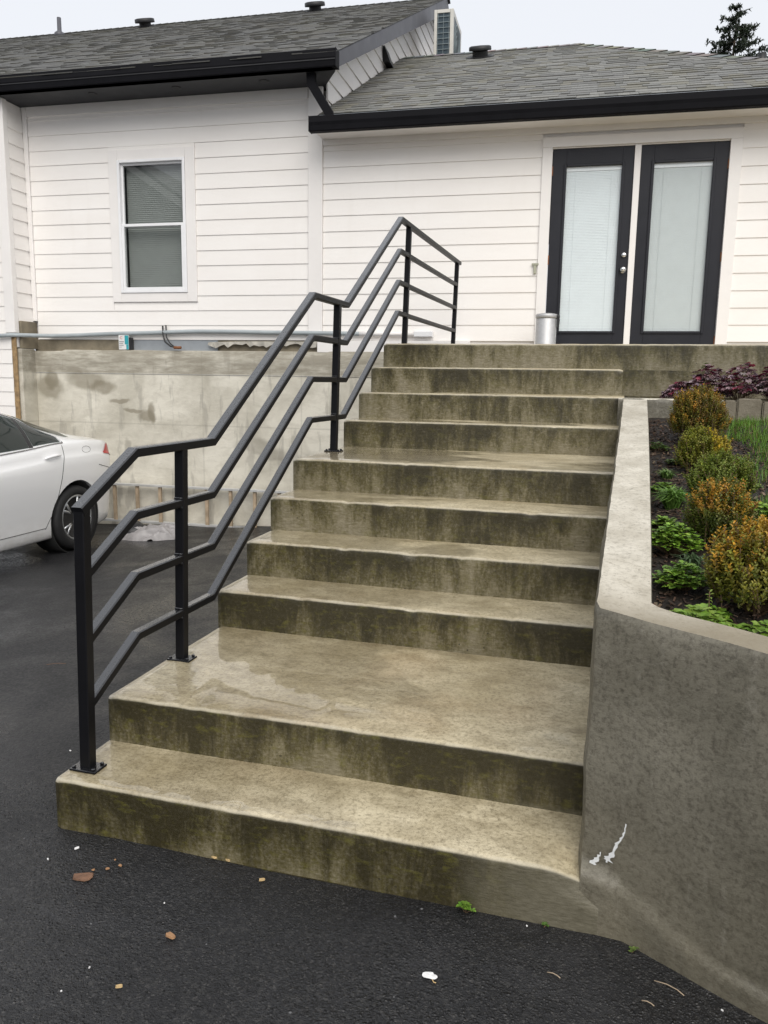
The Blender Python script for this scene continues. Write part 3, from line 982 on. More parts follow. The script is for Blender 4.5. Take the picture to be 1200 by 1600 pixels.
# ---------------- doors
dt = MB()
dt.bevbox(TDX0, -0.786, -0.032, 0.004, 1.756, 3.80, 0.002)
dt.bevbox(0.876, TDX1, -0.032, 0.004, 1.756, 3.80, 0.002)
dt.bevbox(TDX0, TDX1, -0.033, 0.004, 3.801, TDZ1, 0.002)
dt.bevbox(-0.7859, 0.8759, -0.010, 0.05, 3.790, 3.8005, 0.002)
dt.build('door_trim', 'trim_paint', house)
MB().bevbox(0.004, 0.064, -0.022, 0.06, 1.775, 3.789, 0.003).build('door_mullion', 'trim_paint', house)
MB().bevbox(-0.786, 0.876, -0.06, 0.05, 1.756, 1.774, 0.003).build('threshold', 'threshold_metal', house)
def make_door(x0, x1, lx0, lx1, blind_mat, tilt, lite_label):
    z0, z1, lz0, lz1 = 1.776, 3.786, 2.008, 3.618
    d = MB()
    d.bevbox(x0, lx0, 0.0, 0.045, z0, z1, 0.002)
    d.bevbox(lx1, x1, 0.0, 0.045, z0, z1, 0.002)
    d.bevbox(lx0 + .0003, lx1 - .0003, 0.0005, 0.0445, z0, lz0, 0.002)
    d.bevbox(lx0 + .0003, lx1 - .0003, 0.0005, 0.0445, lz1, z1, 0.002)
    do = d.build('door', 'door_charcoal', house)
    lf = MB()
    w = 0.024
    def lip(a0, a1, b0, b1):
        lf.bevbox(a0, a1, -0.013, 0.010, b0, b1, 0.005)
    lip(lx0 - w, lx0 + .004, lz0 - w, lz1 + w); lip(lx1 - .004, lx1 + w, lz0 - w, lz1 + w)
    lip(lx0 + .005, lx1 - .005, lz1 - .004, lz1 + w - .001); lip(lx0 + .005, lx1 - .005, lz0 - w + .001, lz0 + .004)
    lf.build('lite_frame', 'door_charcoal', do)
    MB().box(lx0, lx1, 0.011, 0.014, lz0, lz1).build('pane', 'door_glass', do)
    b = MB()
    zz = lz1 - 0.052
    while zz > lz0 + 0.008:
        M = Matrix.Translation((0, 0.027, zz)) @ Matrix.Rotation(R(tilt), 4, 'X')
        b.box(lx0 + 0.004, lx1 - 0.004, -0.0085, 0.0085, -0.0004, 0.0004, M)
        zz -= 0.0150
    for q in (0.18, 0.82):
        xx = lerp(lx0, lx1, q)
        b.box(xx - 0.0012, xx + 0.0012, 0.0165, 0.018, lz0 + .01, lz1 - .03)
    b.build('blind', blind_mat, do)
    MB().box(lx0 + .002, lx1 - .002, 0.0175, 0.036, lz1 - 0.043, lz1 - .001).build('blind_head_rail', 'vinyl_white', do)
    MB().box(lx0, lx1, 0.0375, 0.041, lz0, lz1).build('inner_pane', blind_mat, do)
    return do
dl = make_door(-0.783, 0.002, -0.645, -0.107, 'blind_white', 74, '')
dr = make_door(0.066, 0.872, 0.191, 0.738, 'blind_grey', 82, '')
tag(dl, 'left door leaf with knob, deadbolt and white blinds behind its glass')
tag(dr, 'right door leaf with greyer closed blind behind its glass')
ym = Matrix.Rotation(R(90), 4, 'X')
kn = MB().lathe([(0.0, 0.062), (0.018, 0.060), (0.027, 0.048), (0.026, 0.034), (0.013, 0.024), (0.012, 0.008), (0.033, 0.006), (0.034, 0.0)], 20, Matrix.Translation((-0.042, 0, 2.612)) @ ym)
kn.build('knob', 'chrome', dl, True)
db = MB().lathe([(0.0, 0.026), (0.016, 0.025), (0.024, 0.018), (0.028, 0.004), (0.029, 0.0)], 20, Matrix.Translation((-0.042, 0, 2.755)) @ ym)
db.build('deadbolt', 'chrome', dl, True)
for hz in (3.58, 2.72, 1.92):
    MB().bevbox(-0.7905, -0.7755, -0.009, -0.0005, hz - 0.045, hz + 0.045, 0.002).build('hinge', 'hinge_rust', dl)
    MB().bevbox(0.866, 0.881, -0.009, -0.0005, hz - 0.045, hz + 0.045, 0.002).build('hinge', 'hinge_rust', dr)

# ---------------- soffits, gutters, fascia
EVL, EVLZ = -0.52, 4.525          # left eave
EVR, EVRZ = -0.40, 3.985          # right eave
MB().prism([(-14, 0.2), (-14, EVL + 0.012), (-2.945, EVL + 0.012), (-2.945, EVL + 0.13), (-3.16, -0.03), (-3.16, 0.2)], 'z', 4.526, 4.54).build('soffit', 'soffit_dark', house)
for x in (-5.75, -4.75, -3.75):
    M = Matrix.Translation((x, -0.27, 4.526))
    so = MB().lathe([(0.0, -0.004), (0.035, -0.005), (0.045, -0.006), (0.052, -0.003), (0.052, 0.0)], 20, M).build('soffit_vent', 'vent_black', house, True)
MB().box(-3.188, 4.0, EVR + 0.012, -0.0285, 3.992, 4.004).build('soffit', 'trim_paint', house)
# gutters: K-profile trough extruded along the eave, open on top
def gutter(x0, x1, ey_, z0, z1, deep):
    out = [(ey_ + deep, z0), (ey_ + 0.012, z0), (ey_ + 0.004, z0 + 0.01), (ey_ - 0.004, z0 + 0.055), (ey_ - 0.014, z0 + 0.085), (ey_ - 0.014, z1), (ey_ - 0.006, z1 + 0.004), (ey_ - 0.004, z1 - 0.006), (ey_ + 0.010, z0 + 0.06), (ey_ + deep, z0 + 0.05)]
    return fixnormals(MB().prism(out, 'x', x0, x1).build('gutter', 'gutter_black', house))
gutter(-14, -2.905, EVL, 4.526, 4.688, 0.10)
gutter(-3.215, 4.2, EVR, 3.970, 4.112, 0.08)
MB().box(-3.2, 4.0, EVR + 0.02, EVR + 0.05, 4.006, 4.11).build('fascia', 'gutter_black', house)
for x0 in (-2.9045,):
    MB().bevbox(x0, x0 + 0.006, EVL - 0.016, EVL + 0.11, 4.524, 4.692, 0.001).build('gutter_end_cap', 'gutter_black', house)
MB().bevbox(-3.221, -3.2155, EVR - 0.016, EVR + 0.09, 3.968, 4.116, 0.001).build('gutter_end_cap', 'gutter_black', house)

# rake board of the left gable (6 in 12) and the gable wall
SL = 0.5
def zl_roof(hy): return 4.668 + SL * (hy + 0.50)
RIDGE_Y, RIDGE_ZL = 5.95, 4.668 + SL * 6.45
rk = [(-0.505, zl_roof(-0.505) - 0.010), (RIDGE_Y, RIDGE_ZL - 0.010), (RIDGE_Y, RIDGE_ZL - 0.24), (-0.40, zl_roof(-0.40) - 0.155), (-0.505, 4.53)]
fixnormals(MB().prism(rk, 'x', -2.93, -2.900).build('rake_board', 'rake_slate', house))
rk2 = [(RIDGE_Y + 0.001, RIDGE_ZL - 0.010), (RIDGE_Y + 0.001, RIDGE_ZL - 0.24), (2 * RIDGE_Y + 0.5, 4.50), (2 * RIDGE_Y + 0.5, 4.66)]
fixnormals(MB().prism(rk2, 'x', -2.93, -2.900).build('rake_board', 'rake_slate', house))
gx = -3.15
gw = MB().prism([(0.125, 3.9), (0.125, zl_roof(0.1) - 0.06), (RIDGE_Y, RIDGE_ZL - 0.08), (2 * RIDGE_Y, zl_roof(0.0) - 0.06), (2 * RIDGE_Y, 3.9)], 'x', gx - 0.12, gx - 0.008)
gwo = fixnormals(gw.build('gable_wall', 'trim_paint', house))
zz = 3.98
GL = 0.2035
k = 0
while zz < RIDGE_ZL - 0.15:
    z1 = min(zz + GL, RIDGE_ZL - 0.1)
    ylo = -0.02 if zz < 4.5 else max(-0.02, (zz - 4.668) / SL - 0.50 + 0.16)
    yhi = 2 * RIDGE_Y - ylo
    # board clipped by the rake
    poly_hi = max(ylo, (z1 - 4.668) / SL - 0.5 + 0.16)
    x_out, x_in = gx + 0.018, gx + 0.002
    vsx = [(x_out, ylo, zz), (x_out, yhi, zz), (x_in, 2 * RIDGE_Y - poly_hi, z1 + 0.01), (x_in, poly_hi, z1 + 0.01), (gx - 0.006, ylo, zz), (gx - 0.006, yhi, zz), (gx - 0.006, 2 * RIDGE_Y - poly_hi, z1 + 0.01), (gx - 0.006, poly_hi, z1 + 0.01)]
    fixnormals(MB().add(vsx, [(0, 1, 2, 3), (0, 4, 5, 1), (4, 7, 6, 5), (3, 2, 6, 7), (0, 3, 7, 4), (1, 5, 6, 2)]).build('siding_board', 'siding_paint', gwo))
    zz = z1
# gable soffit strip
fixnormals(MB().prism([(-0.5, zl_roof(-0.5) - 0.12), (RIDGE_Y, RIDGE_ZL - 0.12), (RIDGE_Y, RIDGE_ZL - 0.14), (-0.5, zl_roof(-0.5) - 0.14)], 'x', gx - 0.1, -2.931).build('soffit', 'soffit_dark', house))
# small vent hood on the gable
fixnormals(MB().add([(gx + .02, 2.35, 5.62), (gx + .02, 2.60, 5.62), (gx + .02, 2.60, 5.80), (gx + .02, 2.35, 5.80), (gx + .12, 2.35, 5.60), (gx + .12, 2.60, 5.60), (gx + .04, 2.60, 5.81), (gx + .04, 2.35, 5.81)],
         [(0, 3, 2, 1), (4, 5, 6, 7), (3, 7, 6, 2), (0, 4, 7, 3), (1, 2, 6, 5), (0, 1, 5, 4)]).build('gable_vent_hood', 'vent_black', house))
# downspout: from the upper gutter across to the lower gutter
dsp = MB()
def rect_tube(mb, pts, w, d):
    pts = [Vector(p) for p in pts]
    rws = []
    n = len(pts)
    for i, p in enumerate(pts):
        d0 = (pts[i] - pts[i - 1]).normalized() if i > 0 else (pts[1] - pts[0]).normalized()
        d1 = (pts[i + 1] - pts[i]).normalized() if i < n - 1 else d0
        tdir = (d0 + d1).normalized()
        sc = 1.0 / max(0.3, tdir.dot(d1))
        side = Vector((0, 1, 0)) if abs(tdir.y) < 0.8 else Vector((1, 0, 0))
        side = (side - tdir * side.dot(tdir)).normalized()
        oth = tdir.cross(side)
        rws.append([p + side * a * d / 2 + oth * b * w / 2 * sc for a, b in ((-1, -1), (1, -1), (1, 1), (-1, 1), (-1, -1))])
    mb.grid(rws)
    o = len(mb.v)
    return mb
rect_tube(dsp, [(-3.20, -0.38, 4.53), (-3.20, -0.38, 4.43), (-3.015, -0.36, 4.14), (-3.00, -0.36, 4.09)], 0.085, 0.065)
fixnormals(dsp.build('downspout', 'gutter_black', house))

# ---------------- roofs with real shingles
def roof_deck(poly, name):
    return fixnormals(MB().add([q for q in poly] + [(q[0], q[1], q[2] - 0.06) for q in poly],
        [tuple(range(len(poly))), tuple(range(2 * len(poly) - 1, len(poly) - 1, -1))] + [(i, i + len(poly), (i + 1) % len(poly) + len(poly), (i + 1) % len(poly)) for i in range(len(poly))]).build(name, 'vent_black', house))

def shingle_piece(x0, x1, hy0, z0, slope, expo, th, lift, rng):
    """one tab: butt end thick, lying on the slope (slope runs in +hy)"""
    cs = 1 / math.hypot(1, slope); sn = slope * cs
    L = expo + 0.03
    def P(x, s, n): return (x, hy0 + s * cs - n * sn, z0 + s * sn + n * cs)
    j = rng.uniform(-0.010, 0.010)
    return [P(x0, j, lift), P(x1, j, lift), P(x1, j, lift + th), P(x0, j, lift + th), P(x0, L, 0.0006), P(x1, L, 0.0006), P(x1, L, 0.0016), P(x0, L, 0.0016)], \
           [(0, 1, 2, 3), (3, 2, 6, 7), (0, 3, 7, 4), (1, 5, 6, 2), (0, 4, 5, 1)]

def shingle_roof(roof, xrange, eave_y, eave_z, slope, ridge_y, nsingle, seed, palette):
    rng = random.Random(seed)
    cs = 1 / math.hypot(1, slope)
    expo = 0.137
    field = MB()
    single = 0
    s = 0.0
    row_i = 0
    total = (ridge_y - eave_y) / cs
    while s < total - 0.02:
        hy0 = eave_y + s * cs
        z0 = eave_z + s * cs * slope
        e = min(expo, total - s)
        xa, xb = xrange(hy0)
        x = xa - rng.uniform(0, 0.25)
        while x < xb:
            w = rng.choice((0.08, 0.11, 0.14, 0.17, 0.21, 0.26))
            thick = rng.random() < 0.42
            x0c, x1c = max(x, xa), min(x + w, xb)
            if x1c - x0c > 0.02:
                base = rng.choice(palette)
                v = rng.uniform(0.90, 1.08)
                cc = tuple(q * v for q in base)
                vs2, fs2 = shingle_piece(x0c + .001, x1c - .001, hy0, z0, slope, e, 0.0095 if thick else 0.0045, 0.0022 + (0.001 if thick else 0), rng)
                inview = -8.2 < x0c < 1.2
                if single < nsingle and inview:
                    MB().add(vs2, fs2, cc).build('shingle', 'shingle', roof)
                    single += 1
                else:
                    field.add(vs2, fs2, cc)
            x += w
        s += expo
        row_i += 1
    fo = field.build('shingle_field', 'shingle', roof)
    tag(fo, kind='stuff')

pal_l = [tuple(1.2 * q for q in c) for c in [(0.115, 0.115, 0.110), (0.13, 0.13, 0.124), (0.100, 0.099, 0.096), (0.145, 0.143, 0.135), (0.118, 0.112, 0.098)]]
pal_r = [tuple(1.35 * q for q in c) for c in [(0.155, 0.155, 0.146), (0.17, 0.17, 0.16), (0.135, 0.133, 0.126), (0.19, 0.187, 0.172), (0.155, 0.148, 0.122)]]
EZL = zl_roof(-0.53)
roofL = roof_deck([(-14, -0.53, EZL - 0.004), (-2.905, -0.53, EZL - 0.004), (-2.905, RIDGE_Y, RIDGE_ZL - 0.004), (-14, RIDGE_Y, RIDGE_ZL - 0.004)], 'roof')
roof_deck([(-14, RIDGE_Y + .001, RIDGE_ZL - 0.004), (-2.905, RIDGE_Y + .001, RIDGE_ZL - 0.004), (-2.905, 2 * RIDGE_Y + .5, 4.66), (-14, 2 * RIDGE_Y + .5, 4.66)], 'roof')
shingle_roof(roofL, lambda hy: (-13.9, -2.893), -0.535, EZL - 0.002, SL, RIDGE_Y, 150, 11, pal_l)
cap = MB()
rng = random.Random(3)
x = -13.9
while x < -2.95:
    v = rng.uniform(0.8, 1.2)
    cc = tuple(q * v for q in rng.choice(pal_l))
    cap.add([(x, RIDGE_Y - 0.13, RIDGE_ZL - 0.05), (x + .16, RIDGE_Y - 0.13, RIDGE_ZL - 0.045), (x + .16, RIDGE_Y, RIDGE_ZL + 0.022), (x, RIDGE_Y, RIDGE_ZL + 0.014), (x, RIDGE_Y + 0.13, RIDGE_ZL - 0.05), (x + .16, RIDGE_Y + 0.13, RIDGE_ZL - 0.045)], [(0, 1, 2, 3), (3, 2, 5, 4)], cc)
    x += 0.145
cap.build('ridge_cap', 'shingle', roofL)

ERY, ERZ = -0.36, 4.1375
RYR = 3.50
RZR = ERZ + SL * (RYR - ERY)
HX_A = -0.69                      # where the hip leaves the ridge
def hip_x(hy): return HX_A + (RYR - hy) * 0.83
roofR = roof_deck([(-3.14, ERY, ERZ - .004), (hip_x(ERY), ERY, ERZ - .004), (HX_A, RYR, RZR - .004), (-3.14, RYR, RZR - .004)], 'roof')
roof_deck([(HX_A, RYR, RZR - .006), (hip_x(ERY), ERY + .002, ERZ - .006), (hip_x(ERY), 7.4, ERZ - .006)], 'roof')
roof_deck([(-3.14, RYR + .002, RZR - .006), (HX_A, RYR + .002, RZR - .006), (hip_x(ERY), 7.4, ERZ - .006), (-3.14, 7.4, ERZ - .006)], 'roof')
shingle_roof(roofR, lambda hy: (-3.128, hip_x(hy)), ERY, ERZ, SL, RYR, 150, 23, pal_r)
cap = MB()
rng = random.Random(4)
x = -3.1
while x < HX_A - 0.05:
    cc = tuple(q * rng.uniform(0.8, 1.15) for q in rng.choice(pal_r))
    cap.add([(x, RYR - 0.13, RZR - 0.05), (x + .16, RYR - 0.13, RZR - 0.045), (x + .16, RYR, RZR + 0.020), (x, RYR, RZR + 0.012), (x, RYR + 0.13, RZR - 0.05), (x + .16, RYR + 0.13, RZR - 0.045)], [(0, 1, 2, 3), (3, 2, 5, 4)], cc)
    x += 0.145
nh = 26
for i in range(nh):
    t0, t1 = i / nh, (i + 1.12) / nh
    cc = tuple(q * rng.uniform(0.8, 1.15) for q in rng.choice(pal_r))
    A = Vector((hip_x(ERY), ERY, ERZ)); B = Vector((HX_A, RYR, RZR))
    p0, p1 = A.lerp(B, t0), A.lerp(B, t1)
    l = Vector((-0.12, 0, -0.008)); r_ = Vector((0.02, 0.12, -0.05))
    cap.add([p0 + l + Vector((0, 0, .022)), p0 + Vector((0, 0, .030)), p0 + r_, p1 + l + Vector((0, 0, .010)), p1 + Vector((0, 0, .018)), p1 + r_], [(0, 1, 4, 3), (1, 2, 5, 4)], cc)
cap.build('ridge_cap', 'shingle', roofR)
# drip edge: thin pale line along the right eave
MB().box(-3.12, hip_x(ERY) - .02, ERY - 0.006, ERY + 0.03, ERZ - 0.012, ERZ - 0.006).build('drip_edge', 'galvanized', roofR)

# low-profile roof vents and pipes
def roof_vent(x, hy, zf, roof, material='vent_black', s=1.0):
    M = Matrix.Translation((x, hy, zf)) @ Matrix.Rotation(math.atan(SL), 4, 'X') @ Matrix.Scale(s, 4)
    v = MB().lathe([(0.24, 0.0), (0.24, 0.004), (0.13, 0.012), (0.13, 0.085)], 24, M)
    o = v.build('roof_vent', material, roof)
    Mc = Matrix.Translation((x, hy, zf)) @ Matrix.Rotation(math.atan(SL) * 0.8, 4, 'X') @ Matrix.Scale(s, 4)
    return o, Mc
for (x, hy, s) in ((-8.35, 5.60, 0.80), (-5.15, 5.66, 0.80)):
    o, Mc = roof_vent(x, hy, zl_roof(hy) + 0.01, roofL, s=s)
    MB().lathe([(0.0, 0.165), (0.17, 0.162), (0.215, 0.148), (0.22, 0.09), (0.215, 0.075), (0.13, 0.078)], 24, Mc).build('roof_vent_cap', 'vent_black', roofL, True)
def zr_roof(hy): return ERZ + SL * (hy - ERY)
o, Mc = roof_vent(-1.93, 2.98, zr_roof(2.98) + 0.01, roofR, s=0.8)
MB().lathe([(0.0, 0.165), (0.15, 0.16), (0.185, 0.145), (0.19, 0.10), (0.185, 0.085), (0.13, 0.088)], 24, Mc).build('roof_vent_cap', 'vent_black', roofR, True)
MB().lathe([(0.11, -0.05), (0.09, 0.03), (0.04, 0.07), (0.038, 0.30), (0.030, 0.302)], 16, Matrix.Translation((-10.15, 5.65, zl_roof(5.65)))).build('vent_pipe', 'rake_slate', roofL, True)
MB().lathe([(0.05, -0.1), (0.045, 0.0), (0.045, 0.12), (0.035, 0.122)], 16, Matrix.Translation((1.34, 1.42, zr_roof(1.42) - 0.10))).build('vent_pipe', 'vent_black', roofR, True)

# ---------------- conduit, box, cables, bracket on the wall
pts = []
for i in range(60):
    x = lerp(-8.6, -2.60, i / 59)
    if x < -6.9:
        p = (x, CHY - 0.055, 1.93 + 0.02 * (x + 6.9))
    else:
        t = min(1, (x + 6.9) / 0.35)
        zc = 1.935 + 0.065 * min(1, max(0, (x + 6.9)) / 2.2) - 0.012 * max(0, x + 4.7)
        p = (x, lerp(CHY - 0.055, -0.052, t * t * (3 - 2 * t)), zc + 0.004 * nz(x * 2, 0, 0))
    pts.append(p)
MB().tube(pts, 0.024, 10).build('conduit', 'conduit_grey', house, True)
ze = pts[-1][2]
MB().tube([(-2.76, -0.052, ze), (-2.5, -0.052, ze), (-2.12, -0.052, ze)], 0.0265, 10).build('conduit_sleeve', 'trim_paint', house, True)
MB().bevbox(-2.152, -1.95, -0.085, -0.020, ze - 0.030, ze + 0.030, 0.006).build('conduit_box', 'vinyl_white', house)
MB().tube([(-5.120, -0.03, 2.06), (-5.110, -0.05, 2.02), (-5.090, -0.085, 1.96), (-5.060, -0.095, 1.88), (-4.990, -0.10, 1.83), (-4.920, -0.095, 1.815)], 0.010, 8).build('cable', 'cable_black', house, True)
MB().tube([(-5.080, -0.03, 2.07), (-5.065, -0.055, 2.00), (-5.050, -0.08, 1.93), (-5.000, -0.085, 1.86), (-4.930, -0.095, 1.812)], 0.008, 8).build('cable', 'cable_black', house, True)
MB().tube([(-4.950, -0.095, 1.815), (-4.860, -0.098, 1.815)], 0.016, 8).build('cable_connector', 'hinge_rust', house, True)
br = MB().bevbox(-0.945, -0.875, -0.038, -0.0205, 2.668, 2.688, 0.003)
br.bevbox(-0.925, -0.897, -0.036, -0.0210, 2.585, 2.667, 0.003)
br.build('hose_bracket', 'bracket_olive', house)

# ================================================================== NEIGHBOUR (mirrored in the window panes)
nb = empty('neighbour_house', (-13.5, -15.0, 0))
tag(nb, 'grey gabled house that shows only as a reflection in the window panes', 'house')
MB().prism([(-7.0, -0.3), (7.0, -0.3), (7.0, 4.5), (0, 9.2), (-7.0, 4.5)], 'y', -5.0, 5.0).build('wall', 'neighbour_siding', nb)
for sd in (-1, 1):
    ro_ = [(0.0, 9.26), (sd * 7.5, 9.26 - 7.5 * 0.671), (sd * 7.5, 9.12 - 7.5 * 0.671), (0.0, 9.12)]
    fixnormals(MB().prism(ro_, 'y', -5.4, 5.45).build('roof', 'rake_slate', nb))
    fixnormals(MB().prism([(sd * .05, 9.10), (sd * 7.5, 9.14 - 7.5 * 0.671), (sd * 7.5, 8.90 - 7.5 * 0.671), (sd * .05, 8.86)], 'y', 5.455, 5.49).build('rake_board', 'trim_paint', nb))
for x in (-3.6, 0.2, 3.6):
    for z in (1.0, 4.0):
        fr_ = MB(); ring(fr_, x - 0.6, x + 0.6, z, z + 1.4, 0.09, 4.99, 5.06)
        w_o = fr_.build('window', 'vinyl_white', nb)
        MB().box(x - 0.51, x + 0.51, 4.995, 5.01, z + 0.09, z + 1.31).build('pane', 'interior_grey', w_o)

# ================================================================== CARTON ON THE LEDGE
ct = empty('carton', HM @ Vector((-5.60, -0.045, 1.79)), TH)
tag(ct, 'small white and teal printed carton standing on the foundation ledge', 'carton')
MB().bevbox(-0.068, 0.062, -0.030, 0.028, 0.0, 0.165, 0.002).build('box_body', 'carton_white', ct)
MB().bevbox(0.0625, 0.090, -0.029, 0.027, 0.0, 0.140, 0.002).build('black_sleeve', 'plastic_black', ct)
MB().add([(0.012, -0.0315, 0.06), (0.061, -0.0315, 0.06), (0.061, -0.0315, 0.162), (0.012, -0.0315, 0.162)], [(0, 1, 2, 3)]).build('teal_panel', 'carton_teal', ct)
MB().add([(0.030, -0.0318, 0.002), (0.061, -0.0318, 0.002), (0.061, -0.0318, 0.058), (0.030, -0.0318, 0.058)], [(0, 1, 2, 3)]).build('teal_panel', 'carton_teal', ct)
lm = MB()
for q in range(9):
    a = R(60 + q * 30)
    lm.box(-0.030 + 0.017 * math.cos(a) - .004, -0.030 + 0.017 * math.cos(a) + .004, -0.0322, -0.0308, 0.135 + 0.013 * math.sin(a) - .0035, 0.135 + 0.013 * math.sin(a) + .0035)
lm.build('pink_mark', 'carton_pink', ct)
ln = MB()
for q, (w_, h_) in enumerate(((0.062, 0.010), (0.05, 0.008), (0.056, 0.008), (0.03, 0.006))):
    ln.box(-0.060, -0.060 + w_, -0.0320, -0.0308, 0.085 - q * 0.020, 0.085 - q * 0.020 + h_)
ln.build('print_lines', 'carton_print', ct)

# ================================================================== AIR CONDITIONER behind the ridge
ac = empty('air_conditioner', HM @ Vector((-2.62, 4.55, 6.15)), TH)
tag(ac, 'beige outdoor air conditioner unit with dark coil grille behind the roof ridge', 'air conditioner')
A0, A1, B0, B1, Z0, Z1 = -0.16, 0.13, -0.45, 0.38, 0.0, 0.78
body = MB()
body.bevbox(A0, A0 + 0.045, B0, B1, Z0, Z1, 0.006)
body.bevbox(A1 - 0.050, A1, B0, B1, Z0, Z1, 0.006)
body.bevbox(A0 + .046, A1 - .051, B0 + .002, B1 - .002, Z1 - 0.05, Z1 - .001, 0.004)
body.bevbox(A0 + .046, A1 - .051, B0 + .002, B1 - .002, Z0 + .001, Z0 + 0.05, 0.004)
body.build('casing', 'ac_beige', ac)
MB().box(A0 + .045, A1 - .05, B0 + 0.02, B1 - 0.02, 0.05, 0.73).build('coil', 'ac_coil', ac)
gr = MB()
for q in range(9):
    z = 0.08 + q * 0.075
    gr.box(A0 + .0465, A1 - .0515, B0 + .004, B0 + .010, z - .004, z + .004)
for q in range(3):
    x = lerp(A0 + .06, A1 - .065, q / 2)
    gr.box(x - .003, x + .003, B0 + .0035, B0 + .0098, 0.051, 0.729)
gr.build('grille', 'ac_wire', ac)
fan = MB()
fm = Matrix.Translation((A1, -0.04, 0.38)) @ Matrix.Rotation(R(90), 4, 'Y')
for rr in (0.08, 0.15, 0.22, 0.29):
    fan.lathe([(rr, 0.004), (rr + .012, 0.010), (rr + .018, 0.004)], 28, fm)
fan.build('fan_grille', 'ac_wire', ac)
MB().box(A1 - .002, A1 + .003, -0.36, 0.28, 0.06, 0.70).build('fan_panel', 'ac_coil', ac)
leg = MB()
for y in (-0.34, 0.27):
    leg.box(A0 - 0.45, A1, y - .02, y + .02, -0.05, -0.002)
leg.build('bracket', 'aluminium', ac)

# ================================================================== RAILING
rail = empty('handrail', (0.065, 0.09, RISE))
tag(rail, 'black square-tube metal handrail stepping up the left edge of the stairs', 'handrail')
RPI = Matrix.Translation((-0.065, -0.09, -RISE))
LEAN = 0.030
def rp(y, z):
    """rail plane leans slightly inwards with height above the treads"""
    yy = [0, 0.39, 0.95, 2.10, 2.65, 3.86, 9]; zz = [0.175, 0.35, 0.35, 1.05, 1.05, 1.75, 1.75]
    for i in range(6):
        if yy[i] <= y <= yy[i + 1]:
            zb_ = lerp(zz[i], zz[i + 1], (y - yy[i]) / (yy[i + 1] - yy[i])); break
    return 0.068 + LEAN * (z - zb_) * 0.8

def rail_tube(path, w, h, name, upright_end=False):
    """rectangular tube following a path in the y-z plane with mitred knees"""
    pts = [Vector((rp(y, z), y, z)) for y, z in path]
    rws = []
    n = len(pts)
    for i, p in enumerate(pts):
        d0 = (pts[i] - pts[i - 1]).normalized() if i > 0 else (pts[1] - pts[0]).normalized()
        d1 = (pts[i + 1] - pts[i]).normalized() if i < n - 1 else d0
        td = (d0 + d1).normalized()
        if i == 0: td = d1
        X = Vector((1, 0, 0))
        nrm = td.cross(X) * -1
        nrm = X.cross(td)
        nrm.normalize()
        sc = 1 / max(0.4, td.dot(d1))
        bv = 0.004
        ring_ = []
        for a, b in ((-w / 2 + bv, -h / 2), (w / 2 - bv, -h / 2), (w / 2, -h / 2 + bv), (w / 2, h / 2 - bv), (w / 2 - bv, h / 2), (-w / 2 + bv, h / 2), (-w / 2, h / 2 - bv), (-w / 2, -h / 2 + bv)):
            ring_.append(p + X * a + nrm * b * sc)
        rws.append(ring_ + [ring_[0]])
    mb = MB().grid(rws)
    mb.f.append(tuple(range(8))); nn = len(rws[0])
    mb.f.append(tuple((n - 1) * nn + q for q in range(8)))
    o = fixnormals(mb.build(name, 'rail_black', rail))
    o.matrix_parent_inverse = RPI
    return o
flat1, flat2, flat3 = 1.218, 1.925, 2.648
path = [(0.072, 1.055), (0.385, flat1), (0.945, flat1), (2.095, flat2), (2.650, flat2), (3.862, flat3), (6.10, flat3 - 0.004)]
rail_tube(path, 0.042, 0.034, 'top_rail')
for q in (1, 2, 3):
    dz = 0.2225 * q
    pp = [(0.108, 1.072 - dz)] + [(y, z - dz) for y, z in path[1:-1]] + [(5.972, flat3 - dz)]
    rail_tube(pp, 0.036, 0.032, 'mid_rail')
def post(y, zb, zt, plate=True):
    w = 0.0195
    x0, x1 = rp(y, zb), rp(y, zt)
    mb = MB()
    b = 0.003
    rws = []
    for z, x in ((zb, x0), (zt, x1)):
        q = [(x + a * w - math.copysign(bb, a) , y + c * w) for a, c, bb in ((-1, -1, b), (1, -1, b), (1, -1, 0), (1, 1, 0), (1, 1, b), (-1, 1, b), (-1, 1, 0), (-1, -1, 0))]
        q[2] = (x + w, y - w + b); q[3] = (x + w, y + w - b); q[6] = (x - w, y + w - b); q[7] = (x - w, y - w + b)
        rws.append([(a, c, z) for a, c in q] + [(*q[0], z)])
    mb.grid(rws)
    mb.f.append(tuple(range(9, 17))); mb.f.append(tuple(range(7, -1, -1)))
    o = fixnormals(mb.build('post', 'rail_black', rail)); o.matrix_parent_inverse = RPI
    if plate:
        pl = MB().bevbox(x0 - 0.050, x0 + 0.050, y - 0.034, y + 0.034, zb + 0.001, zb + 0.009, 0.002)
        po = pl.build('base_plate', 'rail_black', rail); po.matrix_parent_inverse = RPI
        for sx, sy in ((-1, -1), (1, -1), (1, 1), (-1, 1)):
            bo = MB().lathe([(0.007, 0.0), (0.007, 0.006), (0.004, 0.008), (0.0, 0.008)], 6, Matrix.Translation((x0 + sx * 0.037, y + sy * 0.024, zb + 0.009))).build('bolt', 'rail_black', po)
    for q in (1, 2, 3):
        zw = (flat1 if y < 1 else flat2 if y < 3 else flat3) - 0.2225 * q
        if y > 0.3:
            for dz_ in (-0.018, 0.018):
                wb = MB().tube([(rp(y, zw) - 0.016, y - 0.022, zw + dz_), (rp(y, zw) + 0.004, y - 0.023, zw + dz_ * 1.05), (rp(y, zw) + 0.017, y - 0.022, zw + dz_)], 0.0045, 6).build('weld_bead', 'rail_black', rail, True)
                wb.matrix_parent_inverse = RPI
post(0.092, RISE, 1.062)
post(0.705, 2 * RISE, flat1 - 0.012)
post(2.500, 6 * RISE, flat2 - 0.012)
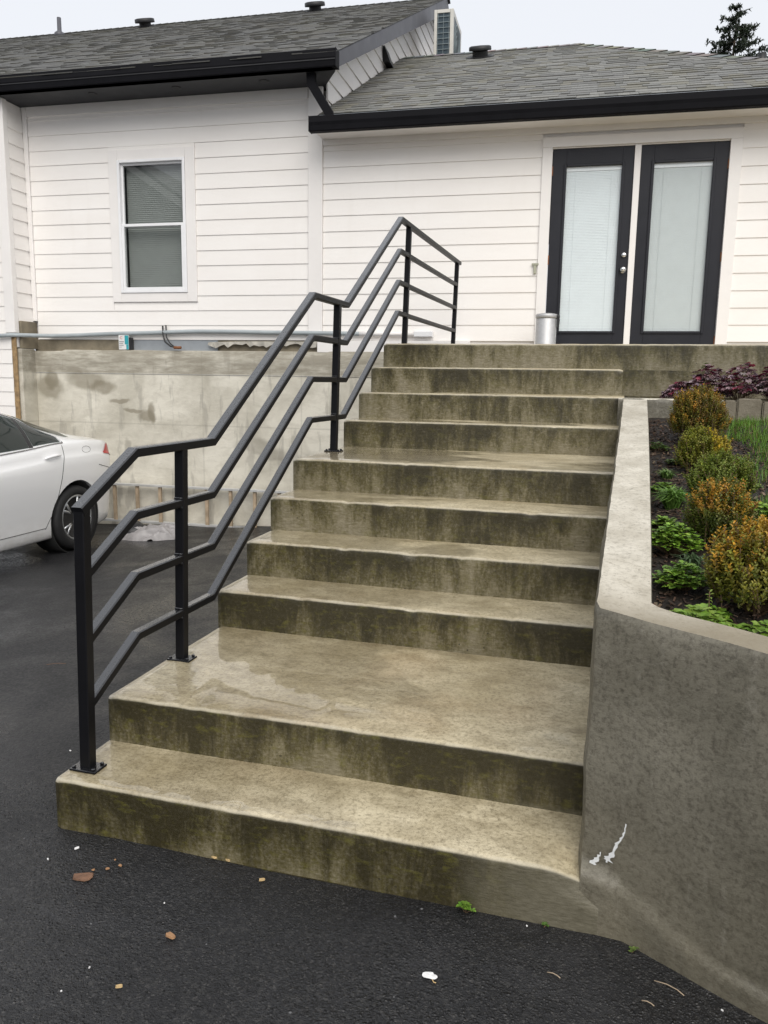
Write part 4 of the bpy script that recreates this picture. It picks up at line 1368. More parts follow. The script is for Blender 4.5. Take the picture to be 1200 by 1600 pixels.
post(4.105, 10 * RISE, flat3 - 0.012)
post(5.985, 10 * RISE, flat3 - 0.012)

# ================================================================== TRASH CAN ON THE LANDING
tc_p = HM @ Vector((-0.755, -0.45, 1.752))
tc = empty('pedal_bin', tc_p, TH)
tag(tc, 'small brushed steel pedal bin with black lid hinge beside the doors', 'bin')
MB().lathe([(0.098, 0.0), (0.103, 0.006), (0.103, 0.018), (0.100, 0.022), (0.100, 0.345), (0.096, 0.350)], 40).build('body', 'brushed_steel', tc, True)
MB().lathe([(0.1005, 0.352), (0.1055, 0.356), (0.1055, 0.382), (0.099, 0.392), (0.06, 0.400), (0.0, 0.402)], 40).build('lid', 'brushed_steel', tc, True)
MB().lathe([(0.106, 0.0), (0.108, 0.004), (0.108, 0.016), (0.104, 0.018)], 40).build('base_ring', 'plastic_black', tc, True)
hb = MB()
hb.bevbox(0.098, 0.128, -0.040, 0.040, 0.352, 0.384, 0.006)
hb.bevbox(0.101, 0.116, -0.045, -0.015, 0.262, 0.351, 0.006)
hb.tube([(0.122, -0.03, 0.362), (0.126, -0.034, 0.33), (0.122, -0.036, 0.285), (0.108, -0.036, 0.268)], 0.0045, 8)
hb.build('hinge', 'plastic_black', tc)

# ================================================================== LADDER, TARP
ld = empty('ladder', HM @ Vector((-5.0, -0.17, -0.235)), TH)
tag(ld, 'aluminium ladder with tan rungs lying on edge against the foundation', 'ladder')
Lx0, Lx1, Hh = -1.75, 1.75, 0.455
for z in (0.0, Hh):
    mbx = MB()
    mbx.bevbox(Lx0, Lx1, -0.035, 0.035, z, z + 0.006, 0.001)
    mbx.bevbox(Lx0, Lx1, -0.036, -0.030, z - 0.0005, z + 0.022, 0.001) if z == 0.0 else mbx.bevbox(Lx0, Lx1, -0.036, -0.030, z - 0.016, z + 0.0065, 0.001)
    mbx.bevbox(Lx0, Lx1, 0.030, 0.036, z - 0.0005, z + 0.022, 0.001) if z == 0.0 else mbx.bevbox(Lx0, Lx1, 0.030, 0.036, z - 0.016, z + 0.0065, 0.001)
    mbx.build('side_rail', 'aluminium', ld)
x = Lx0 + 0.12
while x < Lx1:
    MB().bevbox(x - 0.018, x + 0.018, -0.018, 0.018, 0.007, Hh - 0.001, 0.004).build('rung', 'rung_tan', ld)
    x += 0.298

def tarp_mesh():
    rng = random.Random(9)
    rws = []
    n, m_ = 70, 46
    for i in range(n):
        u = i / (n - 1) * 2 - 1
        row = []
        for j in range(m_):
            v = j / (m_ - 1) * 2 - 1
            edge = max(0.0, 1 - (abs(u) ** 2.0 + abs(v) ** 2.0) * (1 + 0.35 * nz(u * 1.5, v * 1.5, 8)))
            x = u * 0.36 + 0.03 * nz(u * 2, v * 2, 5)
            y = v * 0.21 + 0.03 * nz(u * 2, v * 3, 9)
            fold = 1 - abs(nz(u * 1.1 + v * 1.3, v * 3.0 - u * 0.9, 1.7)) * 2.2
            fold2 = 1 - abs(nz(u * 2.0 - v * 2.6, v * 5.0 + u, 4.4)) * 2.0
            h = edge ** 0.40 * (0.06 + 0.095 * fold + 0.045 * fold2 + 0.008 * nz(u * 9, v * 9, 2))
            h *= 0.85 + 0.25 * u
            row.append((x, y, h if h > 0.003 else -0.02))
        rws.append(row)
    return rws
tp = (-3.02, 5.36)
tarp = MB().grid(tarp_mesh()).build('tarp', 'tarp_grey', None, False)
tarp.location = (tp[0], tp[1], ground_z(*tp) - 0.005)
tarp.rotation_euler = (0, 0, R(14))
tag(tarp, 'crumpled grey tarp bundle lying on the asphalt behind the car', 'tarp')
tarp.data.polygons.foreach_set('use_smooth', [True] * len(tarp.data.polygons))
sp_ = (-3.32, 5.42)
fbag = MB().lathe([(0.0, 0.16), (0.10, 0.15), (0.19, 0.10), (0.21, 0.04), (0.20, 0.0)], 18)
fbag.v = [(x + 0.03 * nz(x * 9, y * 9, z * 9), y * 0.7 + 0.03 * nz(x * 8 + 3, y * 8, z * 8), max(0, z + 0.02 * nz(x * 11, y * 11, 4))) for x, y, z in fbag.v]
fb_o = fbag.build('folded_sheet', 'plastic_black', None, True)
fb_o.location = (sp_[0], sp_[1], ground_z(*sp_) - 0.003)
tag(fb_o, 'dark folded sheet half hidden between the car and the tarp', 'sheet')

# ================================================================== CAR
CX, CY0, CG = -4.27, 3.0, -0.225
car = empty('parked_car', (CX, CY0, CG))
tag(car, 'white four-door saloon parked with its tail towards the foundation', 'car')
CPI = Matrix.Translation((-CX, -CY0, -CG))
T_hw = [(0.62, 0.60), (0.72, 0.74), (0.95, 0.86), (1.4, 0.905), (2.0, 0.915), (3.0, 0.915), (4.3, 0.915), (4.75, 0.905), (5.05, 0.875), (5.22, 0.835), (5.34, 0.765), (5.42, 0.66)]
T_belt = [(0.62, 0.42), (0.72, 0.50), (0.95, 0.57), (1.4, 0.665), (1.9, 0.715), (2.4, 0.735), (2.9, 0.752), (3.5, 0.780), (3.97, 0.805), (4.46, 0.838), (4.8, 0.838), (5.1, 0.822), (5.30, 0.79), (5.42, 0.735)]
T_roofe = [(0.62, 0.46), (0.72, 0.53), (0.95, 0.61), (1.4, 0.70), (1.75, 0.775), (2.05, 0.93), (2.45, 1.115), (2.85, 1.20), (3.25, 1.215), (3.63, 1.185), (4.0, 1.098), (4.25, 1.015), (4.46, 0.945), (4.68, 0.885), (4.95, 0.850), (5.2, 0.826), (5.34, 0.802), (5.42, 0.75)]
T_top = [(0.62, 0.47), (0.72, 0.55), (0.95, 0.64), (1.4, 0.735), (1.75, 0.81), (2.1, 0.985), (2.5, 1.165), (2.9, 1.25), (3.3, 1.265), (3.65, 1.243), (4.0, 1.185), (4.3, 1.10), (4.65, 0.985), (4.88, 0.915), (5.1, 0.870), (5.3, 0.838), (5.37, 0.812), (5.42, 0.76)]
T_cab = [(1.4, 0.80), (2.0, 0.735), (2.8, 0.70), (3.6, 0.70), (4.3, 0.72), (4.7, 0.78), (5.0, 0.82), (5.42, 0.85)]   # roof-edge width as a share of body width
def car_rows(y):
    w = interp(T_hw, y); bz = interp(T_belt, y); rz = interp(T_roofe, y); tz = interp(T_top, y)
    cab = interp(T_cab, y)
    rise = 0.06 * max(0, (y - 4.9) / 0.52) + 0.05 * max(0, (1.0 - y) / 0.38)
    sh = bz - 0.115
    return [(0.0, -0.06 + rise), (w * 0.86, -0.075 + rise), (w * 0.925, -0.045 + rise), (w * 0.945, 0.03 + rise * .6), (w * 0.952, 0.12), (w * 0.962, 0.20), (w * 0.985, 0.36), (w * 0.998, 0.52), (w * 0.995, sh - 0.035), (w * 0.972, sh + 0.005), (w * 0.952, bz - 0.035), (w * 0.930, bz), (w * lerp(0.93, cab, 0.5) * 1.012, lerp(bz, rz, 0.55)), (w * cab, rz), (w * cab * 0.80, lerp(rz, tz, 0.62)), (w * cab * 0.42, lerp(rz, tz, 0.93)), (0.0, tz)]
NROW = 17
def car_S(y, t, side=1):
    rws_ = car_rows(y)
    i = min(int(t), NROW - 2); f = t - i
    p0 = rws_[max(i - 1, 0)]; p1 = rws_[i]; p2 = rws_[i + 1]; p3 = rws_[min(i + 2, NROW - 1)]
    def cr(a, b, c, d):
        return 0.5 * (2 * b + (c - a) * f * 0.7 + (2 * a * 0.7 + (-5 * b + 4 * c) * 1.0 - d * 0.7 + (b - 0.0) * 0 + (1.4 - 0) * 0) * 0 + 0) if False else b + (c - b) * f + 0.35 * ((f ** 3 - 2 * f ** 2 + f) * ((c - a) / 2 - (c - b)) + (f ** 3 - f ** 2) * ((d - b) / 2 - (c - b)))
    return Vector((CX + side * cr(p0[0], p1[0], p2[0], p3[0]), y, cr(p0[1], p1[1], p2[1], p3[1])))
def car_N(y, t, side=1):
    a = car_S(y + 0.01, t, side) - car_S(y - 0.01, t, side)
    b = car_S(y, min(t + 0.05, NROW - 1), side) - car_S(y, max(t - 0.05, 0), side)
    n = a.cross(b) * side
    return n.normalized()
def cpart(mb, name, material, smooth=True, parent=None):
    o = mb.build(name, material, None, smooth)
    if parent is None:
        o.parent = car; o.matrix_parent_inverse = CPI
    else:
        o.parent = parent
        o.matrix_parent_inverse = CPI
        o.matrix_parent_inverse = Matrix.Translation((0, 0, 0))
    return o
ys_c = [0.62 + 0.02 * i for i in range(6)] + [0.74 + 0.06 * i for i in range(75)] + [5.22 + 0.02 * i for i in range(11)]
ys_c = sorted(set(round(q, 3) for q in ys_c if q <= 5.42))
sub = [i / 2 for i in range(2 * (NROW - 1) + 1)]
rows = []
for y in ys_c:
    rows.append([car_S(y, t, -1)[:] for t in sub] + [car_S(y, t, 1)[:] for t in reversed(sub[1:-1])] + [car_S(y, 0, -1)[:]])
mb = MB().grid(rows)
nc = len(rows[0]) - 1
mb.f.append(tuple(range(nc))); mb.f.append(tuple((len(rows) - 1) * (nc + 1) + q for q in range(nc)))
body = mb.build('car_body_raw', 'car_paint')
bm = bmesh.new(); bm.from_mesh(body.data); bmesh.ops.remove_doubles(bm, verts=bm.verts[:], dist=0.0005); bmesh.ops.recalc_face_normals(bm, faces=bm.faces[:]); bm.to_mesh(body.data); bm.free()
WY, WZc, WR = 4.60, 0.095, 0.318
WYF = 1.86
cutters = []
for wy in (WY, WYF):
    for sd in (1, -1):
        cu = MB().lathe([(0.372, 0.0), (0.372, 0.30)], 40, Matrix.Translation((CX + sd * (0.70 if sd > 0 else 1.0) , wy, WZc)) @ Matrix.Rotation(R(90), 4, 'Y')).build('cut', 'car_under')
        fixnormals(cu)
        mo = body.modifiers.new('b', 'BOOLEAN'); mo.operation = 'DIFFERENCE'; mo.object = cu; mo.solver = 'EXACT'
        cutters.append(cu)
dg = bpy.context.evaluated_depsgraph_get()
dg.update()
bme = bpy.data.meshes.new_from_object(body.evaluated_get(dg))
bpy.data.objects.remove(body)
for cu in cutters: bpy.data.objects.remove(cu)
bme.name = 'body'
bme.materials.clear(); bme.materials.append(MATS['car_paint'])
bme.polygons.foreach_set('use_smooth', [True] * len(bme.polygons))
bme.polygons.foreach_set('material_index', [0] * len(bme.polygons))
bme.set_sharp_from_angle(angle=R(38))
bo = bpy.data.objects.new('body', bme); col.objects.link(bo); bo.parent = car; bo.matrix_parent_inverse = CPI

def patch(corners_lo, corners_hi, y0, y1, n=24, k=6, side=1, off=0.005):
    """a panel on the body surface between t-lines lo(y) and hi(y)"""
    rws_ = []
    for i in range(n + 1):
        y = lerp(y0, y1, i / n)
        a, b = corners_lo(y), corners_hi(y)
        rws_.append([car_S(y, lerp(a, b, j / k), side) + car_N(y, lerp(a, b, j / k), side) * off for j in range(k + 1)])
    if side > 0: rws_.reverse()
    return MB().grid(rws_)
tb, tr_ = 11.10, 12.90          # t-lines of belt and roof edge in the greenhouse
def tip(y): return max(0.0, (y - 4.17) / 0.30)
gl_lo = lambda y: tb
gl_hi = lambda y: tr_ - 0.05
for sd in (1, -1):
    cpart(patch(lambda y: tb, lambda y: lerp(tr_, tb + .25, max(0, (2.95 - y) / 0.75) ** 1.2) if y < 2.95 else tr_, 2.2, 3.02, side=sd), 'front_door_glass', 'car_glass')
    cpart(patch(lambda y: tb, lambda y: tr_, 3.10, 4.02, side=sd), 'rear_door_glass', 'car_glass')
    cpart(patch(lambda y: tb + 0.05, lambda y: lerp(tr_, tb + 0.75, max(0, (y - 4.07) / 0.39) ** 1.3), 4.075, 4.45, side=sd), 'quarter_glass', 'car_glass')
    # black pillars between the panes
    cpart(patch(lambda y: tb - .02, lambda y: tr_ + .02, 4.022, 4.073, 3, side=sd, off=0.004), 'pillar', 'plastic_black')
    cpart(patch(lambda y: tb - .02, lambda y: tr_ + .02, 3.022, 3.098, 3, side=sd, off=0.004), 'pillar', 'plastic_black')
    # bright strip round the glass
    line = []
    for i in range(40):
        y = lerp(2.1, 4.47, i / 39)
        line.append(car_S(y, 11.0, sd) + car_N(y, 11.0, sd) * 0.004)
    for i in range(6):
        t = lerp(11.05, 11.85, (i + 1) / 6)
        y = 4.475 - 0.015 * (i / 5)
        line.append(car_S(y, t, sd) + car_N(y, t, sd) * 0.004)
    for i in range(40):
        y = lerp(4.45, 2.6, (i + 1) / 40)
        t = lerp(tr_ + 0.10, tb + 0.86, max(0, (y - 4.07) / 0.39) ** 1.3)
        line.append(car_S(y, t, sd) + car_N(y, t, sd) * 0.004)
    cpart(MB().tube(line, 0.0062, 6), 'window_trim', 'car_trim')
    # door seams, fuel flap
    def seam(pts_, r=0.0026):
        return MB().tube([car_S(y, t, sd) + car_N(y, t, sd) * 0.0008 for y, t in pts_], r, 5)
    cpart(seam([(4.44 - 0.30 * max(0, (9.2 - t) / 6.2) ** 1.4, t) for t in [3.2 + 0.2 * q for q in range(37)]]), 'door_seam', 'car_under')
    cpart(seam([(3.06, t) for t in [3.2 + 0.2 * q for q in range(39)]]), 'door_seam', 'car_under')
    cpart(seam([(lerp(2.0, 4.16, q / 40), 3.3) for q in range(41)]), 'door_seam', 'car_under')
    for yh in (4.26, 3.22):
        hd = MB()
        ps = [car_S(yh + q * 0.022, 8.95, sd) + car_N(yh + q * 0.022, 8.95, sd) * (0.022 + 0.010 * math.cos(q / 4 * 1.3)) for q in range(-5, 6)]
        hd.tube(ps, 0.013, 8, radii=[0.007, 0.011, 0.013, 0.014, 0.014, 0.014, 0.014, 0.014, 0.013, 0.011, 0.007])
        cpart(hd, 'door_handle', 'car_paint')
    # tail lamp wrapping the corner
    cpart(patch(lambda y: 8.35, lambda y: lerp(8.9, 10.65, min(1, max(0, (y - 5.11) / 0.16))), 5.10, 5.40, 18, 8, side=sd, off=0.006), 'tail_light', 'tail_red')
    # dark seam line along the bumper crease
    cpart(seam([(lerp(4.98, 5.41, q / 12), 7.4 - 0.6 * q / 12) for q in range(13)], 0.003), 'bumper_seam', 'car_under')
# fuel flap outline on the visible flank
ff = []
for q in range(25):
    a = 2 * math.pi * q / 24
    ff.append(car_S(4.80 + 0.07 * math.cos(a), 9.35 + 0.42 * math.sin(a), 1) + car_N(4.80, 9.3, 1) * 0.001)
cpart(MB().tube(ff, 0.002, 5), 'fuel_flap_seam', 'car_trim')
cpart(patch(lambda y: 12.75, lambda y: 16.0, 4.20, 4.72, 12, 8, 1, 0.004), 'rear_glass', 'car_glass')
cpart(patch(lambda y: 12.75, lambda y: 16.0, 4.20, 4.72, 12, 8, -1, 0.004), 'rear_glass', 'car_glass')
cpart(patch(lambda y: 13.05, lambda y: 16.0, 1.86, 2.5, 12, 8, 1, 0.004), 'windscreen', 'car_glass')
cpart(patch(lambda y: 13.05, lambda y: 16.0, 1.86, 2.5, 12, 8, -1, 0.004), 'windscreen', 'car_glass')
for wy in (WY, WYF):
    for sd in (1, -1):
        hub = Vector((CX + sd * 0.800, wy, WZc))
        M = Matrix.Translation(hub) @ Matrix.Rotation(R(90 * sd), 4, 'Y')
        cpart(MB().lathe([(0.30, -0.19), (0.36, -0.19), (0.366, 0.06), (0.355, 0.06), (0.30, -0.17)], 36, M), 'wheel_arch_liner', 'car_under')
        ty = cpart(MB().lathe([(0.222, -0.10), (0.235, -0.115), (0.285, -0.118), (0.308, -0.105), (WR, -0.08), (WR, 0.045), (0.310, 0.075), (0.288, 0.092), (0.250, 0.094), (0.228, 0.085), (0.222, 0.07)], 56, M), 'wheel', 'tyre_rubber')
        rim = MB().lathe([(0.228, -0.09), (0.228, 0.078), (0.220, 0.088), (0.208, 0.080), (0.205, 0.02), (0.20, -0.09)], 48, M)
        rim.lathe([(0.0, 0.062), (0.028, 0.062), (0.036, 0.055), (0.05, 0.045), (0.05, -0.02)], 20, M)
        for q in range(5):
            for dq in (-11, 11):
                a = R(72 * q + 18)
                a2 = R(72 * q + 18 + dq)
                p0 = Vector((0.040 * math.cos(a), 0.040 * math.sin(a), 0.048)); p1 = Vector((0.130 * math.cos((a + a2) / 2 ), 0.130 * math.sin((a + a2) / 2), 0.064)); p2 = Vector((0.214 * math.cos(a2), 0.214 * math.sin(a2), 0.070))
                rim.tube([M @ p0, M @ p1, M @ p2], 0.014, 6)
        ro = rim.build('rim', 'rim_silver', ty, True)
        dk = MB().lathe([(0.0, -0.01), (0.205, -0.012), (0.205, -0.03)], 36, M).build('brake_backing', 'car_under', ty, True)
# number plate recess and rear valance
cpart(MB().bevbox(CX - 0.55, CX + 0.55, 5.405, 5.43, -0.02, 0.05, 0.006), 'rear_valance', 'plastic_black', False)

# ================================================================== GARDEN
def soil_z(x, y):
    zc = 0.800 + 0.156 * max(y - 0.1, -0.15)
    return zc + 0.022 * nz(x * 3.3, y * 3.3, 1) + 0.010 * nz(x * 11, y * 11, 2) + 0.05 * max(0, min(1.2, x - 2.2)) * 0.6
def inner_y(x):
    if x <= inner[4][0]: return inner[4][1]
    for i in range(4, len(inner) - 1):
        if inner[i][0] <= x <= inner[i + 1][0] and inner[i + 1][0] > inner[i][0]:
            return lerp(inner[i][1], inner[i + 1][1], (x - inner[i][0]) / (inner[i + 1][0] - inner[i][0]))
    return -0.95
rows = []
for i in range(120):
    x = 1.77 + (i / 119) ** 1.4 * 3.1
    y0 = inner_y(max(x, 1.83)) - 0.06
    rows.append([(x, lerp(y0, 3.12, j / 110), soil_z(x, lerp(y0, 3.12, j / 110))) for j in range(111)])
bed = MB().grid(rows).build('garden_soil', 'soil', smooth=True)
fixnormals(bed)
if bed.data.polygons[50].normal.z < 0:
    bed.data.flip_normals()
tag(bed, kind='structure')
# upper bed between the kerb and the landing
rows = []
for i in range(60):
    x = 1.72 + i / 59 * 2.9
    rows.append([(x, lerp(3.13, 3.80, j / 24), 1.365 + 0.02 * nz(x * 4, lerp(3.13, 3.80, j / 24) * 4, 8) + 0.01 * nz(x * 15, j, 3)) for j in range(25)])
bed2 = MB().grid(rows).build('upper_bed_soil', 'soil', smooth=True)
bed2.data.flip_normals() if bed2.data.polygons[50].normal.z < 0 else None
tag(bed2, kind='structure')

# kerb closing the garden at the back
kb = MB()
rws = []
for i in range(40):
    x = lerp(1.70, 2.300, i / 39)
    q = 0.004 * nz(x * 7, 2, 2)
    rws.append([(x, 3.105 + q, 0.9), (x, 3.105 + q, 1.37), (x, 3.108 + q, 1.388), (x, 3.118, 1.396 + q), (x, 3.20, 1.396), (x, 3.205, 1.2)])
kerb = fixnormals(kb.grid(rws).build('garden_kerb', 'retaining_concrete'), R(40))
tag(kerb, 'low concrete kerb behind the round box shrub at the head of the cheek wall', 'kerb')
xb = 2.304
for q, (w_, lab) in enumerate(((0.066, 'narrow stone edging block next to the kerb end'), (0.135, 'square stone edging block in the middle of the garden edging row'), (0.16, 'stone edging block at the picture edge below the purple plants'), (0.17, 'stone edging block furthest right in the garden edging row'))):
    bbm = bmesh.new()
    bmesh.ops.create_cube(bbm, size=1)
    dz_ = (0.0, 0.010, -0.006, 0.004)[q]
    for v in bbm.verts:
        v.co = Vector((xb + (v.co.x + .5) * w_, 3.09 + (v.co.y + .5) * 0.11 + 0.006 * (q % 2), 1.05 + (v.co.z + .5) * (0.345 + dz_)))
    bmesh.ops.bevel(bbm, geom=bbm.edges[:], offset=0.008, segments=2, affect='EDGES')
    bmesh.ops.subdivide_edges(bbm, edges=bbm.edges[:], cuts=2)
    for v in bbm.verts:
        v.co += Vector((nz(v.co.x * 20, v.co.z * 20, 1), nz(v.co.x * 20, v.co.z * 20, 5), nz(v.co.x * 20, v.co.y * 20, 9))) * 0.004
    me = bpy.data.meshes.new('edging_block'); bbm.to_mesh(me); bbm.free()
    me.materials.append(MATS['block_stone'])
    eo = bpy.data.objects.new('edging_block', me); col.objects.link(eo)
    tag(eo, lab, 'edging block', 'stone edging blocks')
    xb += w_ + 0.004

# ---- leaf helpers
def leaf(mb, p, d, n, L, w, colr, fold=0.25):
    """pointed oval leaf from p along d, facing n: 6 triangles folded on the midrib"""
    d = d.normalized()
    s = d.cross(n)
    if s.length < 1e-4: s = d.orthogonal()
    s.normalize()
    n = s.cross(d).normalized()
    a = p + d * (0.35 * L); b = p + d * (0.75 * L); e = p + d * L - n * (0.10 * L)
    f = n * (w * fold)
    mb.add([p, a + s * w * .5 + f, a - s * w * .5 + f, b + s * w * .38 + f, b - s * w * .38 + f, e, a, b],
           [(0, 1, 6), (0, 6, 2), (1, 3, 7, 6), (6, 7, 4, 2), (3, 5, 7), (7, 5, 4)], colr)

def rdir(rng, upb=0.0):
    while True:
        v = Vector((rng.uniform(-1, 1), rng.uniform(-1, 1), rng.uniform(-1, 1)))
        if 0.05 < v.length < 1:
            v.normalize(); v.z += upb
            return v.normalized()

def jitc(rng, c, a=0.2):
    f = rng.uniform(1 - a, 1 + a)
    return tuple(max(0.002, q * f * rng.uniform(0.93, 1.07)) for q in c)

def box_shrub(base, rx, ry, h, twigs, cols, tipfun, label, seed, leafL=0.017):
    """upright box bush: many twigs filling a dome, small paired leaves along each"""
    rng = random.Random(seed)
    root = empty('box_shrub', base)
    tag(root, label, 'shrub', 'box shrubs in the garden bed')
    B = Vector((0, 0, 0))
    fol = MB(); st = MB()
    for i in range(twigs):
        a = rng.uniform(0, 2 * math.pi)
        u = rng.random() ** 0.5
        el = math.acos(rng.uniform(-0.05, 1.0) if rng.random() < 0.8 else rng.uniform(0.5, 1))
        lump = 1 + 0.20 * nz(math.cos(a) * 1.5, math.sin(a) * 1.5, el * 2 + seed) + rng.uniform(-0.08, 0.12)
        rad = rng.uniform(0.80, 1.0) if rng.random() < 0.72 else rng.uniform(0.45, 0.8)
        tipp = Vector((rx * math.sin(el) * math.cos(a) * lump * rad, ry * math.sin(el) * math.sin(a) * lump * rad, h * 0.42 + h * 0.58 * math.cos(el) * lump * rad))
        if tipp.z < 0.015: tipp.z = rng.uniform(0.01, 0.06)
        d = (Vector((tipp.x * 0.55, tipp.y * 0.55, 0.5 * h + tipp.z * 0.3)) ).normalized()
        d = (d + Vector((rng.uniform(-.25, .25), rng.uniform(-.25, .25), 0))).normalized()
        tl = rng.uniform(0.045, 0.10)
        npair = int(tl / 0.0105)
        ctip = tipfun(rng, tipp.z / h, a)
        for q in range(npair):
            f = (q + 1) / npair
            p = tipp - d * tl * (1 - f)
            sc = (1.0 if f < 0.7 else 1.0 - 0.4 * (f - 0.7) / 0.3) * rng.uniform(0.75, 1.2)
            phi = q * 1.6 + a
            o1 = d.orthogonal().normalized()
            o2 = d.cross(o1)
            cbase = rng.choice(cols)
            cc = tuple(lerp(cbase[w_], ctip[w_], max(0, f - 0.15) / 0.85) for w_ in range(3)) if ctip else cbase
            for s_i in (0, math.pi):
                out = o1 * math.cos(phi + s_i) + o2 * math.sin(phi + s_i)
                dd = (out * 0.75 + d * 0.75 + rdir(rng) * 0.25)
                leaf(fol, p, dd, d - out * 0.6, leafL * sc, leafL * 0.58 * sc, jitc(rng, cc, 0.28))
        if i % 5 == 0:
            st.tube([tipp * 0.05 + Vector((tipp.x * .1, tipp.y * .1, 0)), Vector((tipp.x * 0.5, tipp.y * 0.5, tipp.z * 0.5)), tipp - d * tl, tipp], 0.002, 4, False)
    fol.build('foliage', 'leaf', root)
    st.build('stems', 'twig_brown', root)
    return root

G1, G2, G3 = (0.115, 0.150, 0.024), (0.085, 0.120, 0.020), (0.165, 0.185, 0.028)
OL, OR, YL, BR = (0.205, 0.195, 0.030), (0.46, 0.25, 0.030), (0.52, 0.38, 0.03), (0.24, 0.145, 0.028)
def tip_back(rng, zf, a): return jitc(rng, OR if rng.random() < 0.22 * (0.3 + zf) else (BR if rng.random() < 0.40 else (0.21, 0.19, 0.03)), 0.2)
def tip_yel(rng, zf, a): return jitc(rng, YL, 0.2) if (math.cos(a - 0.3) > 0.2 and zf > 0.55 and rng.random() < 0.75) else jitc(rng, (0.24, 0.25, 0.03), 0.25)
def tip_grn(rng, zf, a): return jitc(rng, (0.19, 0.235, 0.034), 0.25)
def tip_or(rng, zf, a): return jitc(rng, OR, 0.2) if (zf > 0.6 and rng.random() < 0.6) else jitc(rng, (0.14, 0.16, 0.03), 0.2)
def tip_big(rng, zf, a): return jitc(rng, (0.46, 0.26, 0.026), 0.22) if rng.random() < (zf - 0.50) * 2.0 else jitc(rng, (0.25, 0.235, 0.034), 0.2)

def on_soil(x, y): return (x, y, soil_z(x, y) - 0.01)
box_shrub(on_soil(2.11, 2.50), 0.150, 0.15, 0.305, 950, [(0.10, 0.095, 0.022), (0.085, 0.10, 0.02), OL], tip_back, 'tall rounded olive and bronze box shrub nearest the purple plants', 1, 0.015)
box_shrub(on_soil(2.085, 1.93), 0.125, 0.12, 0.215, 640, [G3, OL, G1], tip_yel, 'loose yellow-green box shrub with bright yellow tips, second from the kerb', 2, 0.015)
box_shrub(on_soil(2.125, 1.42), 0.135, 0.12, 0.215, 720, [G1, G2], tip_grn, 'all-green low box shrub in the middle of the shrub row', 3, 0.015)
box_shrub(on_soil(2.075, 0.93), 0.120, 0.12, 0.245, 720, [G1, G2, G2], tip_or, 'dark green box shrub with orange tips on its left and top', 4, 0.016)
box_shrub(on_soil(2.115, 0.36), 0.150, 0.145, 0.275, 1150, [G1, (0.11, 0.11, 0.02), OL], tip_big, 'largest box shrub in front, amber-tipped, nearest the retaining wall corner', 5, 0.017)

def weed(base, r, h, n, cols, label, seed, L=0.022, group=None, name='leafy_weed', cat='weed'):
    rng = random.Random(seed)
    root = empty(name, base)
    tag(root, label, cat, group)
    fol = MB(); st = MB()
    for i in range(n):
        a = rng.uniform(0, 2 * math.pi); rr = r * rng.random() ** 0.55
        top = Vector((rr * math.cos(a), rr * math.sin(a), h * (1 - 0.55 * (rr / r) ** 2) * rng.uniform(0.55, 1.05)))
        if i % 2 == 0:
            st.tube([Vector((top.x * 0.15, top.y * 0.15, 0)), Vector((top.x * 0.6, top.y * 0.6, top.z * 0.6)), top], 0.0012, 4, False)
        for q in range(rng.choice((3, 4, 5))):
            b = rng.uniform(0, 2 * math.pi)
            d = Vector((math.cos(b), math.sin(b), rng.uniform(-0.1, 0.5)))
            sz = L * rng.uniform(0.6, 1.15)
            leaf(fol, top, d, Vector((0, 0, 1)) + d * -0.3, sz, sz * 0.85, jitc(rng, rng.choice(cols), 0.25), 0.1)
    fol.build('foliage', 'leaf', root)
    st.build('stems', 'leaf_matte', root) if False else st.build('stems', 'twig_brown', root)
    return root
BG = [(0.20, 0.345, 0.036), (0.16, 0.29, 0.034), (0.25, 0.39, 0.055), (0.11, 0.20, 0.03)]
weed(on_soil(1.92, 0.82), 0.088, 0.115, 210, BG, 'bright green bushy weed beside the cap, left of the orange-tipped shrub', 11)
weed(on_soil(1.93, 0.50), 0.085, 0.085, 150, BG[1:], 'lower bright green weed clump left of the largest shrub', 12)
weed((1.945, 0.155, 0.845), 0.06, 0.05, 46, [(0.16, 0.27, 0.035), (0.20, 0.30, 0.05)], 'round-leaved pale green weed at the inside corner of the wall', 13, 0.026)
weed((2.03, 0.115, 0.835), 0.035, 0.04, 22, [(0.16, 0.27, 0.035), (0.20, 0.30, 0.05)], 'small round-leaved weed in front of the largest shrub', 14, 0.026)
weed((2.115, 0.085, 0.84), 0.06, 0.05, 44, [(0.15, 0.26, 0.035), (0.18, 0.28, 0.05)], 'pale green weed hugging the wall top at the right', 15, 0.024)
weed(on_soil(2.24, 0.86), 0.08, 0.06, 60, BG, 'green weed patch right of the orange-tipped shrub', 16)
weed(on_soil(2.28, 2.05), 0.07, 0.04, 40, [(0.17, 0.24, 0.08), (0.13, 0.2, 0.05)], 'pale flat weed on bare soil right of the yellow-tipped shrub', 17)
weed(on_soil(1.915, 2.35), 0.05, 0.06, 36, [(0.09, 0.15, 0.03), (0.07, 0.12, 0.03)], 'small dark weed between the cap and the rounded back shrub', 18)
weed(on_soil(2.26, 1.30), 0.07, 0.05, 60, BG, 'green weed patch right of the all-green shrub', 61)
weed(on_soil(2.25, 1.68), 0.06, 0.04, 40, [(0.17, 0.24, 0.08), (0.13, 0.2, 0.05)], 'straggly weed on bare soil right of the shrub row middle', 62)
weed(on_soil(1.90, 1.05), 0.05, 0.045, 50, BG, 'small weed against the cap, level with the orange-tipped shrub', 63)
weed(on_soil(1.905, 1.52), 0.05, 0.05, 46, BG, 'small weed between the two strap-leaved tufts beside the cap', 64)
weed(on_soil(1.99, 0.28), 0.05, 0.05, 50, BG, 'low green weed left of the foot of the largest shrub', 65)
weed(on_soil(2.23, 0.58), 0.07, 0.06, 70, BG, 'green weed patch behind the largest shrub at the picture edge', 66)
